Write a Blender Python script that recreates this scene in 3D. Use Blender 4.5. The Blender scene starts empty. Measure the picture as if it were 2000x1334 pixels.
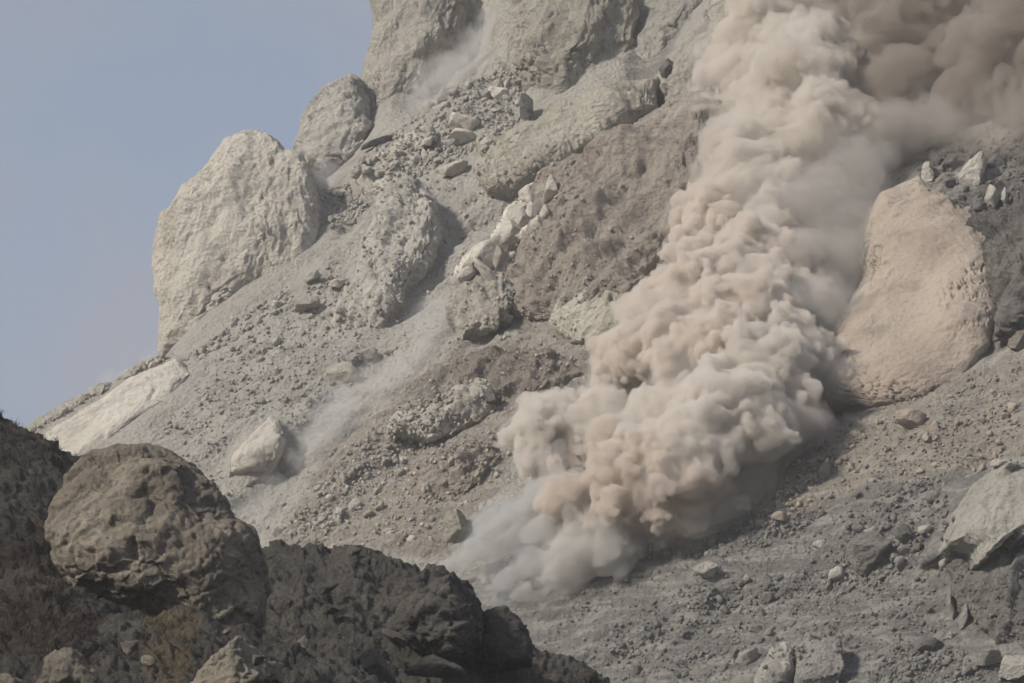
import bpy, math, random
import numpy as np
from mathutils import Vector

random.seed(7)
RNG = np.random.default_rng(7)
scene = bpy.context.scene
COL = scene.collection

# ------------------------------------------------------------------ camera
HFOV = math.radians(20.0)
S = 2 * math.tan(HFOV / 2) / 2000.0        # metres per photo pixel, per metre of distance
SHIFT = 0.707
HZ = 667 + SHIFT * 2000                     # photo row of the horizon (below the frame)
cam_d = bpy.data.cameras.new('camera')
cam_d.sensor_fit = 'HORIZONTAL'
cam_d.angle = HFOV
cam_d.shift_y = SHIFT
cam_d.clip_start = 1.0
cam_d.clip_end = 20000.0
cam = bpy.data.objects.new('camera', cam_d)
cam.rotation_euler = (math.radians(90), 0, 0)
COL.objects.link(cam)
scene.camera = cam

# ------------------------------------------------------------------ world, sun, exposure
SUN_DIR = Vector((-0.73, -0.40, 0.56)).normalized()     # towards the sun
SUN_STRENGTH = 3.1
SKY_STRENGTH = 0.125
EXPOSURE = 0.5
world = bpy.data.worlds.new('World')
scene.world = world
world.use_nodes = True
wn, wl = world.node_tree.nodes, world.node_tree.links
wn.clear()
w_out = wn.new('ShaderNodeOutputWorld')
w_bg = wn.new('ShaderNodeBackground')
w_sky = wn.new('ShaderNodeTexSky')
w_sky.sky_type = 'NISHITA'
w_sky.sun_disc = False
w_sky.sun_elevation = math.asin(SUN_DIR.z)
w_sky.sun_rotation = math.atan2(SUN_DIR.x, SUN_DIR.y)
w_sky.altitude = 1500
w_sky.air_density = 1.0
w_sky.dust_density = 2.5
w_sky.ozone_density = 1.6
w_bg.inputs['Strength'].default_value = SKY_STRENGTH
# thin uneven high cloud: the same all round the sky
w_tc = wn.new('ShaderNodeTexCoord')
w_n = wn.new('ShaderNodeTexNoise')
w_n.inputs['Scale'].default_value = 9.0
w_n.inputs['Detail'].default_value = 4.0
w_n.inputs['Roughness'].default_value = 0.5
w_map = wn.new('ShaderNodeMapRange')
w_map.inputs['From Min'].default_value = 0.30
w_map.inputs['From Max'].default_value = 0.72
w_map.inputs['To Min'].default_value = 0.78
w_map.inputs['To Max'].default_value = 0.94
w_mix = wn.new('ShaderNodeMix')
w_mix.data_type = 'RGBA'
w_c = wn.new('ShaderNodeMix')                 # blue-grey veil with faint mauve cloud in it
w_c.data_type = 'RGBA'
w_c.inputs[6].default_value = (1.62, 1.9, 2.3, 1)
w_c.inputs[7].default_value = (2.0, 2.0, 2.27, 1)
wl.new(w_c.outputs[2], w_mix.inputs[7])
w_m2 = wn.new('ShaderNodeMapRange')
w_m2.inputs['From Min'].default_value = 0.36
w_m2.inputs['From Max'].default_value = 0.64
wl.new(w_n.outputs['Fac'], w_m2.inputs['Value'])
wl.new(w_m2.outputs['Result'], w_c.inputs[0])
wl.new(w_tc.outputs['Generated'], w_n.inputs['Vector'])
wl.new(w_n.outputs['Fac'], w_map.inputs['Value'])
wl.new(w_map.outputs['Result'], w_mix.inputs[0])
wl.new(w_sky.outputs['Color'], w_mix.inputs[6])
wl.new(w_mix.outputs[2], w_bg.inputs['Color'])
wl.new(w_bg.outputs['Background'], w_out.inputs['Surface'])

sun_d = bpy.data.lights.new('sun', 'SUN')
sun_d.energy = SUN_STRENGTH
sun_d.angle = math.radians(7.0)
sun_d.color = (1.0, 0.925, 0.81)
sun = bpy.data.objects.new('sun', sun_d)
sun.rotation_euler = (-SUN_DIR).to_track_quat('-Z', 'Y').to_euler()
sun.location = (-200, 0, 300)
COL.objects.link(sun)

vs = scene.view_settings
vs.view_transform = 'Standard'
vs.look = 'None'
vs.exposure = EXPOSURE
vs.gamma = 1.0
vs.use_curve_mapping = False

cy = scene.cycles
cy.max_bounces = 12
cy.diffuse_bounces = 2
cy.glossy_bounces = 1
cy.transmission_bounces = 2
cy.transparent_max_bounces = 24
cy.volume_bounces = 7
cy.volume_step_rate = 1.0
cy.volume_max_steps = 256
cy.use_adaptive_sampling = True
cy.adaptive_threshold = 0.04
cy.use_denoising = True
cy.caustics_reflective = False
cy.caustics_refractive = False

# ------------------------------------------------------------------ helpers
def wp(px, py, Y):
    return np.stack([(np.asarray(px, float) - 1000) * S * Y, np.asarray(Y, float) + 0 * np.asarray(px, float),
                     (HZ - np.asarray(py, float)) * S * Y], -1)

def plane_Y(px, py):
    """depth of the mean slope of the mountain seen at a photo position"""
    a = S * (np.asarray(px, float) - 1000)
    b = S * (HZ - np.asarray(py, float))
    return 280.0 / (1 - 1.2 * b + 0.6 * a)

def plane_Y_xz(x, z):
    return 400 + 1.2 * (z - 100) - 0.6 * x

_perm = np.random.default_rng(11).permutation(256).astype(np.int32)
_perm = np.concatenate([_perm, _perm, _perm])
_g = np.random.default_rng(12).normal(size=(256, 3))
_g = (_g / np.linalg.norm(_g, axis=1, keepdims=True)).astype(np.float32)

from concurrent.futures import ThreadPoolExecutor
_pool = ThreadPoolExecutor(4)
def threaded(fn):
    def run(p):
        p = np.asarray(p, np.float32)
        if len(p) < 20000:
            return fn(p)
        k = int(math.ceil(len(p) / 32768))
        return np.concatenate(list(_pool.map(fn, np.array_split(p, k))))
    return run

@threaded
def pnoise(p):
    """gradient noise of an (N,3) array, about -1..1"""
    p = np.asarray(p, np.float32)
    i = np.floor(p).astype(np.int32)
    f = p - i
    i &= 255
    u = f * f * f * (f * (f * 6 - 15) + 10)
    x0, y0, z0 = i[:, 0], i[:, 1], i[:, 2]
    fx, fy, fz = f[:, 0], f[:, 1], f[:, 2]
    def grad(dx, dy, dz):
        h = _perm[_perm[_perm[x0 + dx] + y0 + dy] + z0 + dz]
        g = _g[h]
        return g[:, 0] * (fx - dx) + g[:, 1] * (fy - dy) + g[:, 2] * (fz - dz)
    ux, uy, uz = u[:, 0], u[:, 1], u[:, 2]
    a = grad(0, 0, 0); b = grad(1, 0, 0); a += ux * (b - a)
    c = grad(0, 1, 0); b = grad(1, 1, 0); c += ux * (b - c)
    a += uy * (c - a)
    d = grad(0, 0, 1); b = grad(1, 0, 1); d += ux * (b - d)
    c = grad(0, 1, 1); b = grad(1, 1, 1); c += ux * (b - c)
    d += uy * (c - d)
    a += uz * (d - a)
    return a * 1.6

def fbm(p, oct=4, gain=0.5, lac=2.03):
    p = np.asarray(p, np.float32)
    r = np.zeros(len(p), np.float32); a = 1.0
    for k in range(oct):
        r += a * pnoise(p + 17.3 * k); p = p * lac; a *= gain
    return r

def ridged(p, oct=4, gain=0.5, lac=2.07):
    p = np.asarray(p, np.float32)
    r = np.zeros(len(p), np.float32); a = 1.0; w = 1.0
    for k in range(oct):
        n = 1 - np.abs(pnoise(p + 9.1 * k)); n = n * n * w
        r += a * (n - 0.55); w = np.clip(n * 1.6, 0, 1); p = p * lac; a *= gain
    return r

def billow(p, oct=4, gain=0.5, lac=2.1):
    p = np.asarray(p, np.float32)
    r = np.zeros(len(p), np.float32); a = 1.0
    for k in range(oct):
        r += a * (np.abs(pnoise(p + 5.7 * k)) - 0.3); p = p * lac; a *= gain
    return r

_jit = np.random.default_rng(21).uniform(0.1, 0.9, (256, 3)).astype(np.float32)
_fac = np.random.default_rng(22).normal(size=(256, 4)).astype(np.float32)

@threaded
def fracture(p):
    """broken-block relief: tilted flat facets with steps between them and open joints; unit block size"""
    p = np.asarray(p, np.float32)
    i = np.floor(p).astype(np.int32)
    best = np.full(len(p), 9.0, np.float32); sec = best.copy()
    bh = np.zeros(len(p), np.int32); bo = np.zeros((len(p), 3), np.float32)
    for dx in (-1, 0, 1):
        for dy in (-1, 0, 1):
            for dz in (-1, 0, 1):
                c = i + np.array([dx, dy, dz], np.int32)
                m = c & 255
                h = _perm[_perm[_perm[m[:, 0]] + m[:, 1]] + m[:, 2]]
                o = p - c - _jit[h]
                d = np.einsum('ij,ij->i', o, o)
                nb = d < best
                sec = np.where(nb, best, np.minimum(sec, d))
                best = np.where(nb, d, best)
                bh = np.where(nb, h, bh)
                bo[nb] = o[nb]
    f = _fac[bh]
    e = np.sqrt(sec) - np.sqrt(best)
    return 0.30 * np.einsum('ij,ij->i', bo, f[:, :3]) + 0.16 * f[:, 3] - 0.16 * np.exp(-(e / 0.09) ** 2)

def sstep(a, b, x):
    t = np.clip((x - a) / (b - a), 0, 1)
    return t * t * (3 - 2 * t)

def mesh_from(name, verts, quads, smooth=True):
    """verts (N,3), quads (M,4) or (M,3) -> Mesh"""
    me = bpy.data.meshes.new(name)
    verts = np.ascontiguousarray(verts, np.float32)
    quads = np.ascontiguousarray(quads, np.int32)
    k = quads.shape[1]
    me.vertices.add(len(verts)); me.vertices.foreach_set('co', verts.ravel())
    me.loops.add(quads.size); me.loops.foreach_set('vertex_index', quads.ravel())
    me.polygons.add(len(quads))
    me.polygons.foreach_set('loop_start', np.arange(0, quads.size, k, dtype=np.int32))
    if smooth:
        me.polygons.foreach_set('use_smooth', np.ones(len(quads), bool))
    me.update(calc_edges=True)
    return me

def add_attr(me, name, val):
    a = me.attributes.new(name, 'FLOAT', 'POINT')
    a.data.foreach_set('value', np.ascontiguousarray(val, np.float32))

def link(name, me, mat=None, parent=None, label=None, cat=None, group=None, kind=None):
    o = bpy.data.objects.new(name, me)
    COL.objects.link(o)
    if mat is not None and me is not None and not me.materials:
        me.materials.append(mat)
    if parent is not None:
        o.parent = parent
    if label: o['label'] = label
    if cat: o['category'] = cat
    if group: o['group'] = group
    if kind: o['kind'] = kind
    return o

def grid_quads(nr, nc):
    i = np.arange(nr * nc, dtype=np.int32).reshape(nr, nc)
    return np.stack([i[:-1, :-1], i[:-1, 1:], i[1:, 1:], i[1:, :-1]], -1).reshape(-1, 4)

def grid_normals(P):
    du = np.gradient(P, axis=1); dv = np.gradient(P, axis=0)
    n = np.cross(du, dv)
    if n[..., 1].mean() - n[..., 2].mean() > 0: n = -n          # outwards: to the viewer and up
    return n / (np.linalg.norm(n, axis=-1, keepdims=True) + 1e-9)

def surface_nets(f, origin, h):
    inside = f < 0
    nx, ny, nz = f.shape
    c = np.zeros((nx - 1, ny - 1, nz - 1), np.int8)
    offs = [(a, b, d) for a in (0, 1) for b in (0, 1) for d in (0, 1)]
    for a, b, d in offs:
        c += inside[a:nx - 1 + a, b:ny - 1 + b, d:nz - 1 + d]
    act = (c > 0) & (c < 8)
    ci = np.argwhere(act)
    idx = np.full(act.shape, -1, np.int32)
    idx[act] = np.arange(len(ci))
    acc = np.zeros((len(ci), 3)); cnt = np.zeros(len(ci))
    val = {o: f[ci[:, 0] + o[0], ci[:, 1] + o[1], ci[:, 2] + o[2]] for o in offs}
    for o in offs:
        for ax in range(3):
            if o[ax] == 0:
                q = list(o); q[ax] = 1; q = tuple(q)
                v0, v1 = val[o], val[q]
                m = (v0 < 0) != (v1 < 0)
                t = v0[m] / (v0[m] - v1[m])
                p = np.tile(np.array(o, float), (m.sum(), 1)); p[:, ax] += t
                acc[m] += p; cnt[m] += 1
    V = (ci + acc / cnt[:, None]) * h + origin
    Q = []
    for ax in range(3):
        sl0 = [slice(None)] * 3; sl1 = [slice(None)] * 3
        sl0[ax] = slice(0, -1); sl1[ax] = slice(1, None)
        a, b = inside[tuple(sl0)], inside[tuple(sl1)]
        e = np.argwhere(a != b)
        o1, o2 = [(1, 2), (2, 0), (0, 1)][ax]
        ok = (e[:, o1] > 0) & (e[:, o2] > 0) & (e[:, o1] < f.shape[o1] - 1) & (e[:, o2] < f.shape[o2] - 1)
        e = e[ok]
        flip = inside[e[:, 0], e[:, 1], e[:, 2]]
        def at(d1, d2):
            q = e.copy(); q[:, o1] += d1; q[:, o2] += d2
            return idx[q[:, 0], q[:, 1], q[:, 2]]
        q = np.stack([at(-1, -1), at(0, -1), at(0, 0), at(-1, 0)], -1)
        q[~flip] = q[~flip][:, ::-1]
        Q.append(q)
    return V, np.concatenate(Q)

def in_poly_dist(x, z, poly):
    """signed distance to a polygon (positive inside)"""
    poly = np.asarray(poly, float)
    if len(x) > 50000:                            # far away points need no exact distance
        lo, hi = poly.min(0) - 8, poly.max(0) + 8
        near = (x > lo[0]) & (x < hi[0]) & (z > lo[1]) & (z < hi[1])
        out = np.full(x.shape, -99.0)
        if near.sum() and near.sum() < 0.8 * len(x):
            sub = np.nonzero(near)[0]
            parts = np.array_split(sub, max(1, len(sub) // 49000 + 1))
            for q, r in zip(parts, _pool.map(lambda q: in_poly_dist(x[q], z[q], poly), parts)): out[q] = r
            return out
    inside = np.zeros(x.shape, bool)
    d2 = np.full(x.shape, 1e18)
    n = len(poly)
    for i in range(n):
        ax, az = poly[i]; bx, bz = poly[(i + 1) % n]
        ex, ez = bx - ax, bz - az
        t = np.clip(((x - ax) * ex + (z - az) * ez) / (ex * ex + ez * ez + 1e-12), 0, 1)
        d2 = np.minimum(d2, (x - ax - t * ex) ** 2 + (z - az - t * ez) ** 2)
        cond = ((az > z) != (bz > z)) & (x < (bx - ax) * (z - az) / (bz - az + 1e-12) + ax)
        inside ^= cond
    d = np.sqrt(d2)
    return np.where(inside, d, -d)

def line_dist(x, z, pts):
    pts = np.asarray(pts, float)
    d2 = np.full(x.shape, 1e18)
    for i in range(len(pts) - 1):
        ax, az = pts[i]; bx, bz = pts[i + 1]
        ex, ez = bx - ax, bz - az
        t = np.clip(((x - ax) * ex + (z - az) * ez) / (ex * ex + ez * ez + 1e-12), 0, 1)
        d2 = np.minimum(d2, (x - ax - t * ex) ** 2 + (z - az - t * ez) ** 2)
    return np.sqrt(d2)
# ------------------------------------------------------------------ materials
def rock_material(name, base, dark, light, tints=(), bump=0.5, unit=1.0, dust=None, patch=(0.35, 0.62), streak=0.0, pebble=0.12, craggy=0.22):
    """procedural rock / scree; colours are the stone's own; tints: (attribute, colour)"""
    m = bpy.data.materials.new(name)
    m.use_nodes = True
    nt = m.node_tree; N, L = nt.nodes, nt.links
    b = N['Principled BSDF']
    b.inputs['Roughness'].default_value = 0.95
    b.inputs['Specular IOR Level'].default_value = 0.15
    geo = N.new('ShaderNodeNewGeometry')
    pos = geo.outputs['Position']
    def noise(scale, detail, rough=0.55, vec=None, dist=0.0):
        n = N.new('ShaderNodeTexNoise')
        n.inputs['Scale'].default_value = scale / unit
        n.inputs['Detail'].default_value = detail
        n.inputs['Roughness'].default_value = rough
        n.inputs['Distortion'].default_value = dist
        L.new(vec or pos, n.inputs['Vector'])
        return n.outputs['Fac']
    def rng(v, a, c, lo=0.0, hi=1.0):
        r = N.new('ShaderNodeMapRange')
        r.interpolation_type = 'SMOOTHSTEP'
        for nm, x in (('From Min', a), ('From Max', c), ('To Min', lo), ('To Max', hi)):
            r.inputs[nm].default_value = x
        L.new(v, r.inputs['Value'])
        return r.outputs['Result']
    def mix(fac, c1, c2, blend='MIX'):
        x = N.new('ShaderNodeMix'); x.data_type = 'RGBA'; x.blend_type = blend
        for k, c in ((6, c1), (7, c2)):
            if isinstance(c, tuple): x.inputs[k].default_value = (*c, 1)
            else: L.new(c, x.inputs[k])
        if isinstance(fac, (int, float)): x.inputs[0].default_value = fac
        else: L.new(fac, x.inputs[0])
        return x.outputs[2]
    def math_(op, a, c):
        x = N.new('ShaderNodeMath'); x.operation = op
        for k, v in ((0, a), (1, c)):
            if isinstance(v, (int, float)): x.inputs[k].default_value = v
            else: L.new(v, x.inputs[k])
        return x.outputs[0]
    nA = noise(0.07, 3, 0.6, dist=0.6)
    nB = noise(0.33, 5, 0.62)
    nC = noise(1.9, 4, 0.7)
    col = mix(rng(nA, *patch), base, light)
    for k, (attr, c) in enumerate(tints):
        at = N.new('ShaderNodeAttribute'); at.attribute_name = attr
        f = math_('ADD', at.outputs['Fac'], math_('MULTIPLY', math_('SUBTRACT', nB, 0.5), 1.3))
        f = math_('MULTIPLY', rng(f, 0.3, 0.75), rng(at.outputs['Fac'], 0.0, 0.15))
        col = mix(f, col, c)
    if streak:
        mp = N.new('ShaderNodeMapping')
        mp.inputs['Rotation'].default_value = (0, math.radians(-40), 0)
        mp.inputs['Scale'].default_value = (0.12, 0.3, 1.0)
        mp.vector_type = 'TEXTURE' if False else 'POINT'
        L.new(pos, mp.inputs['Vector'])
        nS = noise(0.9, 5, 0.6, mp.outputs['Vector'])
        col = mix(math_('MULTIPLY', rng(nS, 0.42, 0.66), streak), col, light)
    col = mix(math_('MULTIPLY', rng(nB, 0.50, 0.72), 0.65), col, dark)
    col = mix(math_('MULTIPLY', rng(nC, 0.50, 0.70), 0.60), col, dark)
    col = mix(math_('MULTIPLY', rng(nC, 0.48, 0.28), 0.55), col, light)
    # stone to stone variation
    oi = N.new('ShaderNodeObjectInfo')
    ar = N.new('ShaderNodeAttribute'); ar.attribute_name = 'rnd'
    rv = math_('ADD', ar.outputs['Fac'], oi.outputs['Random'])
    rv = math_('FRACT', rv, 0.0)
    hv = N.new('ShaderNodeHueSaturation')
    L.new(rng(rv, 0, 1, 0.82, 1.16), hv.inputs['Value'])
    L.new(col, hv.inputs['Color'])
    L.new(hv.outputs['Color'], b.inputs['Base Color'])
    # fine relief
    rn = N.new('ShaderNodeTexNoise'); rn.noise_type = 'RIDGED_MULTIFRACTAL'
    rn.inputs['Scale'].default_value = 0.42 / unit; rn.inputs['Detail'].default_value = 6.0; rn.inputs['Roughness'].default_value = 0.6
    rn.inputs['Lacunarity'].default_value = 2.1; rn.inputs['Offset'].default_value = 0.9; rn.inputs['Gain'].default_value = 2.0
    wv = N.new('ShaderNodeMapping'); wv.inputs['Rotation'].default_value = (0, math.radians(-35), 0); wv.inputs['Scale'].default_value = (0.55, 0.9, 1.0)
    L.new(pos, wv.inputs['Vector']); L.new(wv.outputs['Vector'], rn.inputs['Vector'])
    vo = N.new('ShaderNodeTexVoronoi'); vo.feature = 'F1'
    vo.inputs['Scale'].default_value = 1.5 / unit;
    L.new(pos, vo.inputs['Vector'])
    bh = math_('ADD', math_('MULTIPLY', noise(0.9, 7, 0.72), 1.0), math_('MULTIPLY', vo.outputs['Distance'], -pebble))
    bh = math_('ADD', bh, math_('MULTIPLY', rn.outputs['Fac'], craggy))
    bm = N.new('ShaderNodeBump')
    bm.inputs['Strength'].default_value = bump
    bm.inputs['Distance'].default_value = 1.5 * unit
    L.new(bh, bm.inputs['Height'])
    L.new(bm.outputs['Normal'], b.inputs['Normal'])
    return m

M = {}
M['slope'] = rock_material('slope_scree', (0.44, 0.418, 0.38), (0.285, 0.268, 0.243), (0.52, 0.495, 0.45),
    tints=(('pale', (0.50, 0.465, 0.41)), ('brown', (0.315, 0.27, 0.228)), ('tan', (0.36, 0.315, 0.262)), ('ash', (0.212, 0.205, 0.193))) , bump=0.9, streak=0.6, pebble=0.3, craggy=0.08)  # the ash tint is part real ash, part shade put into the colour
M['grey'] = rock_material('grey_rock', (0.44, 0.418, 0.375), (0.28, 0.263, 0.235), (0.51, 0.486, 0.436), bump=0.85)
M['buff'] = rock_material('buff_rock', (0.475, 0.44, 0.382), (0.31, 0.283, 0.243), (0.54, 0.505, 0.443), bump=0.85)
M['pale'] = rock_material('pale_rock', (0.50, 0.465, 0.41), (0.34, 0.31, 0.265), (0.56, 0.525, 0.47), bump=0.55)
M['white'] = rock_material('white_rock', (0.47, 0.44, 0.385), (0.31, 0.285, 0.245), (0.53, 0.50, 0.45), bump=0.55)
M['ochre'] = rock_material('yellowish_rock', (0.475, 0.44, 0.37), (0.315, 0.285, 0.235), (0.54, 0.505, 0.43), bump=0.95)
M['brown'] = rock_material('brown_rock', (0.335, 0.29, 0.25), (0.22, 0.188, 0.163), (0.42, 0.375, 0.325), bump=0.95, patch=(0.5, 0.8))
M['tan'] = rock_material('tan_rock', (0.285, 0.238, 0.196), (0.20, 0.166, 0.137), (0.33, 0.283, 0.238), bump=0.45)
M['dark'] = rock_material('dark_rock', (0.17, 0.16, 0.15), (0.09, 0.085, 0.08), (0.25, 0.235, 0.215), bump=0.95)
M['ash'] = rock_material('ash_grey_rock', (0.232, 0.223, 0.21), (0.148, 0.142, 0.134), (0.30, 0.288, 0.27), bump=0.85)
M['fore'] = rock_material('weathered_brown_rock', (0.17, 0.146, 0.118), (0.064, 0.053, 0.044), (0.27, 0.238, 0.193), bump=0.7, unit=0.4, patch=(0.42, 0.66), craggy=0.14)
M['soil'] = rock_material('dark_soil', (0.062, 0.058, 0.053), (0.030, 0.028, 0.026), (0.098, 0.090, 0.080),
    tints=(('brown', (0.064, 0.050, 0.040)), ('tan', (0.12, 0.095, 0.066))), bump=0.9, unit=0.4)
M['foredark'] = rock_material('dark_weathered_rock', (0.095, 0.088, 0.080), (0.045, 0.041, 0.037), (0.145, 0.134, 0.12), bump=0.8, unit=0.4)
M['forepale'] = rock_material('pale_weathered_rock', (0.20, 0.175, 0.14), (0.09, 0.076, 0.06), (0.28, 0.25, 0.205), bump=0.8, unit=0.4)

# ------------------------------------------------------------------ depth record: what the slope's surface distance is, for setting stones on it
DM = np.full((400, 620), np.inf)                   # 4-pixel bins, from (-200,-120)
def dm_add(P):
    P = P.reshape(-1, 3)
    px = 1000 + P[:, 0] / (S * P[:, 1]); py = HZ - P[:, 2] / (S * P[:, 1])
    i = ((py + 120) / 4).astype(int); j = ((px + 200) / 4).astype(int)
    ok = (i >= 0) & (i < 400) & (j >= 0) & (j < 620)
    np.minimum.at(DM, (i[ok], j[ok]), P[ok, 1])
def surf_Y(px, py):
    i = int((py + 120) / 4); j = int((px + 200) / 4)
    i = min(max(i, 1), 398); j = min(max(j, 1), 618)
    w = DM[i - 1:i + 2, j - 1:j + 2]
    w = w[np.isfinite(w)]
    return float(np.median(w)) if len(w) else float(plane_Y(px, py))

def aniso(P, ang, stretch):
    """coordinates squeezed along a direction lying at ang degrees in the x-z plane, so noise runs along it"""
    c, s = math.cos(math.radians(ang)), math.sin(math.radians(ang))
    u = (P[:, 0] * c + P[:, 2] * s) / stretch
    v = -P[:, 0] * s + P[:, 2] * c
    return np.stack([u, P[:, 1], v], -1)

# ------------------------------------------------------------------ rock masses of the mountain: outline on the photo, thickness, distance
MASSES = []
TILT = (-0.4, 0.85)          # most of the rock leans back with the slope
def mass(*a, **k):
    MASSES.append((a, k))
mass('rock_dome', 'big rounded beige rock dome standing on the left skyline', 
    [(318, 705), (316, 620), (302, 575), (297, 530), (318, 430), (350, 390), (400, 335), (450, 290), (490, 271), (530, 278), (560, 310), (590, 320), (622, 370), (640, 420), (635, 480), (590, 560), (520, 615), (430, 675), (370, 705)],
    'buff', 11, front=2, ang=72, relief=0.6, power=0.72, lump=1.0, seed=1, groove=0.18, tilt=(-0.1, 0.4), frac=0.14, bury=1.0)
mass('rock_spire', 'tall pale rock spire at the top beside the sky', 
    [(702, 290), (697, 200), (712, 130), (728, 60), (724, -40), (740, -140), (900, -140), (915, 10), (900, 80), (862, 150), (835, 205), (790, 250), (745, 292)],
    'buff', 9, front=0, ang=78, relief=0.7, power=0.65, seed=2, groove=0.2, tilt=(-0.1, 0.6), frac=0.2, bury=1.0)
mass('rock_buttress', 'broad yellowish buttress at the top centre, right of the falling dust', 
    [(1000, 160), (998, 60), (1000, -140), (1225, -140), (1242, 40), (1228, 110), (1195, 170), (1140, 220), (1065, 240), (1030, 205)],
    'ochre', 10, front=4, ang=80, relief=0.7, power=0.7, facets=3, seed=3, groove=0.15, tilt=(-0.2, 0.6), lump=1.3, frac=0.2)
mass('rock_shoulder', 'low grey rock shoulder on the skyline left of the tall spire', 
    [(572, 305), (580, 250), (600, 215), (640, 177), (700, 163), (725, 200), (725, 280), (690, 330), (640, 350), (600, 335)],
    'grey', 7, front=-4, ang=40, relief=0.7, power=0.7, seed=4, bury=1.0)
mass('rock_ledge', 'long rounded yellowish ledge sloping down under the buttress', 
    [(928, 335), (935, 292), (980, 265), (1060, 235), (1150, 197), (1230, 172), (1285, 165), (1285, 215), (1200, 275), (1120, 325), (1060, 352), (1000, 382), (950, 378)],
    'ochre', 6, front=4, ang=-75, relief=0.45, power=0.7, seed=5, groove=0.22, frac=0.15)
mass('rock_rib', 'grey craggy rib between the two dusty gullies', 
    [(800, 343), (850, 390), (863, 470), (840, 525), (790, 575), (752, 640), (725, 675), (680, 658), (652, 640), (690, 560), (715, 470), (755, 385)],
    'grey', 5, front=2.5, ang=70, relief=0.9, power=0.75, seed=6, groove=0.3, frac=0.3)
mass('rock_cliff', 'dark brown rugged cliff left of the dust cloud', 
    [(1085, 345), (1180, 285), (1290, 205), (1420, 180), (1470, 420), (1380, 540), (1300, 620), (1220, 690), (1100, 665), (1000, 625), (995, 560), (1010, 490), (1055, 400)],
    'brown', 10, front=2, ang=58, relief=1.5, power=0.7, seed=7, lump=2.0, groove=0.2, frac=0.3, nmax=135)
mass('rock_crag', 'buff split crag at the foot of the white blocks', 
    [(882, 560), (930, 540), (990, 530), (1010, 580), (990, 640), (940, 662), (900, 668), (879, 620)],
    'buff', 5, front=4.0, ang=85, relief=0.8, power=0.7, seed=8, groove=0.4, frac=0.45)
mass('rock_slab', 'smooth pale slab on the left skyline slope', 
    [(70, 872), (130, 828), (230, 765), (300, 722), (355, 706), (378, 735), (330, 792), (270, 832), (220, 872), (160, 905), (100, 890)],
    'pale', 4, front=-2, ang=38, relief=0.35, power=0.55, seed=10, tilt=(-0.5, 1.1), lump=0.6, frac=0.12)
mass('pointed_boulder', 'tall pointed white boulder leaning in the gully dust',
    [(443, 945), (450, 905), (480, 858), (528, 812), (546, 822), (556, 850), (560, 872), (542, 905), (515, 935), (480, 950)],
    'pale', 3.0, front=3.5, ang=60, relief=0.5, power=0.6, seed=41, facets=5, frac=0.15, tilt=(-0.3, 0.6), cat='boulder')
mass('outcrop', 'cracked tan outcrop with a dark broken right end', 
    [(758, 852), (765, 820), (800, 800), (850, 792), (900, 757), (940, 745), (965, 770), (970, 805), (940, 832), (890, 852), (840, 862)],
    'buff', 4, front=3.5, ang=30, relief=0.7, power=0.7, seed=11, facets=4, frac=0.3)
mass('rock_wall', 'large smooth tan rock wall right of the dust cloud',
    [(1696, 440), (1718, 384), (1790, 356), (1850, 400), (1900, 460), (1925, 520), (1934, 600), (1927, 690), (1880, 752), (1800, 795), (1700, 805), (1610, 795), (1590, 730), (1635, 630), (1688, 540)],
    'tan', 5.5, front=4.5, ang=15, relief=0.35, power=0.48, seed=12, lump=0.8, tilt=(-0.40, 0.92), strata=0.12, sang=70, sw=7, fillet=3, crack=2.0, micro=1.0, frac=0.05, nmax=130)
mass('jagged_cliff', 'dark grey jagged cliff at the right edge behind the tan wall', 
    [(1850, 395), (2000, 370), (2160, 380), (2180, 600), (2080, 650), (1990, 640), (1930, 715), (1915, 640), (1905, 520)],
    'dark', 7, front=2, ang=45, relief=1.4, power=0.7, seed=13, facets=4, frac=0.6)
mass('rock_overhang', 'pale bulging overhang with a ragged lower lip at the right edge', 
    [(1843, 1072), (1868, 1000), (1900, 952), (1950, 922), (2000, 905), (2120, 880), (2220, 960), (2180, 1090), (2080, 1075), (2030, 1090), (1995, 1070), (1965, 1088), (1940, 1078), (1925, 1098), (1898, 1120), (1886, 1088)],
    'grey', 8, front=5, ang=95, relief=0.3, power=0.6, seed=14, groove=0.25, tilt=(-0.2, 0.8), lump=0.6, frac=0.12)
mass('hollow_wall', 'crumbling rock wall under the pale overhang, coloured dark for its shade', 
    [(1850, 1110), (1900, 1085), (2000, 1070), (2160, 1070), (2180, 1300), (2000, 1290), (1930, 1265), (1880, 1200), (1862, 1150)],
    'dark', 6, front=-2, ang=60, relief=1.1, power=0.7, seed=15, frac=0.4)  # dark rock colour paints in the shade of the hollow
mass('rock_crest', 'rough buff crest just left of the upper dust column', 
    [(1285, 185), (1330, 100), (1400, 15), (1470, -80), (1600, -120), (1650, 200), (1480, 300), (1380, 280), (1320, 240)],
    'buff', 7, front=2, ang=60, relief=1.2, power=0.7, seed=16, frac=0.3)
mass('broken_ledge', 'pale broken ledge sloping down from the foot of the tall spire',
    [(695, 350), (760, 300), (840, 262), (872, 292), (830, 345), (755, 385), (715, 380)], 'buff', 3.0, front=1.5, ang=32, relief=0.9, power=0.7, seed=51, frac=0.5)
mass('brown_crag', 'low brown crag on the slope under the brown cliff',
    [(880, 705), (950, 675), (1080, 690), (1140, 735), (1060, 800), (960, 800), (895, 750)], 'brown', 4.0, front=1.5, ang=40, relief=1.2, power=0.75, seed=52, frac=0.45)
mass('brown_crag', 'small brown crag left of where the dust cloud begins',
    [(800, 930), (850, 880), (930, 860), (975, 890), (950, 945), (880, 1000), (815, 985)], 'brown', 3.0, front=1.0, ang=40, relief=1.2, power=0.75, seed=53, frac=0.45)
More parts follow.
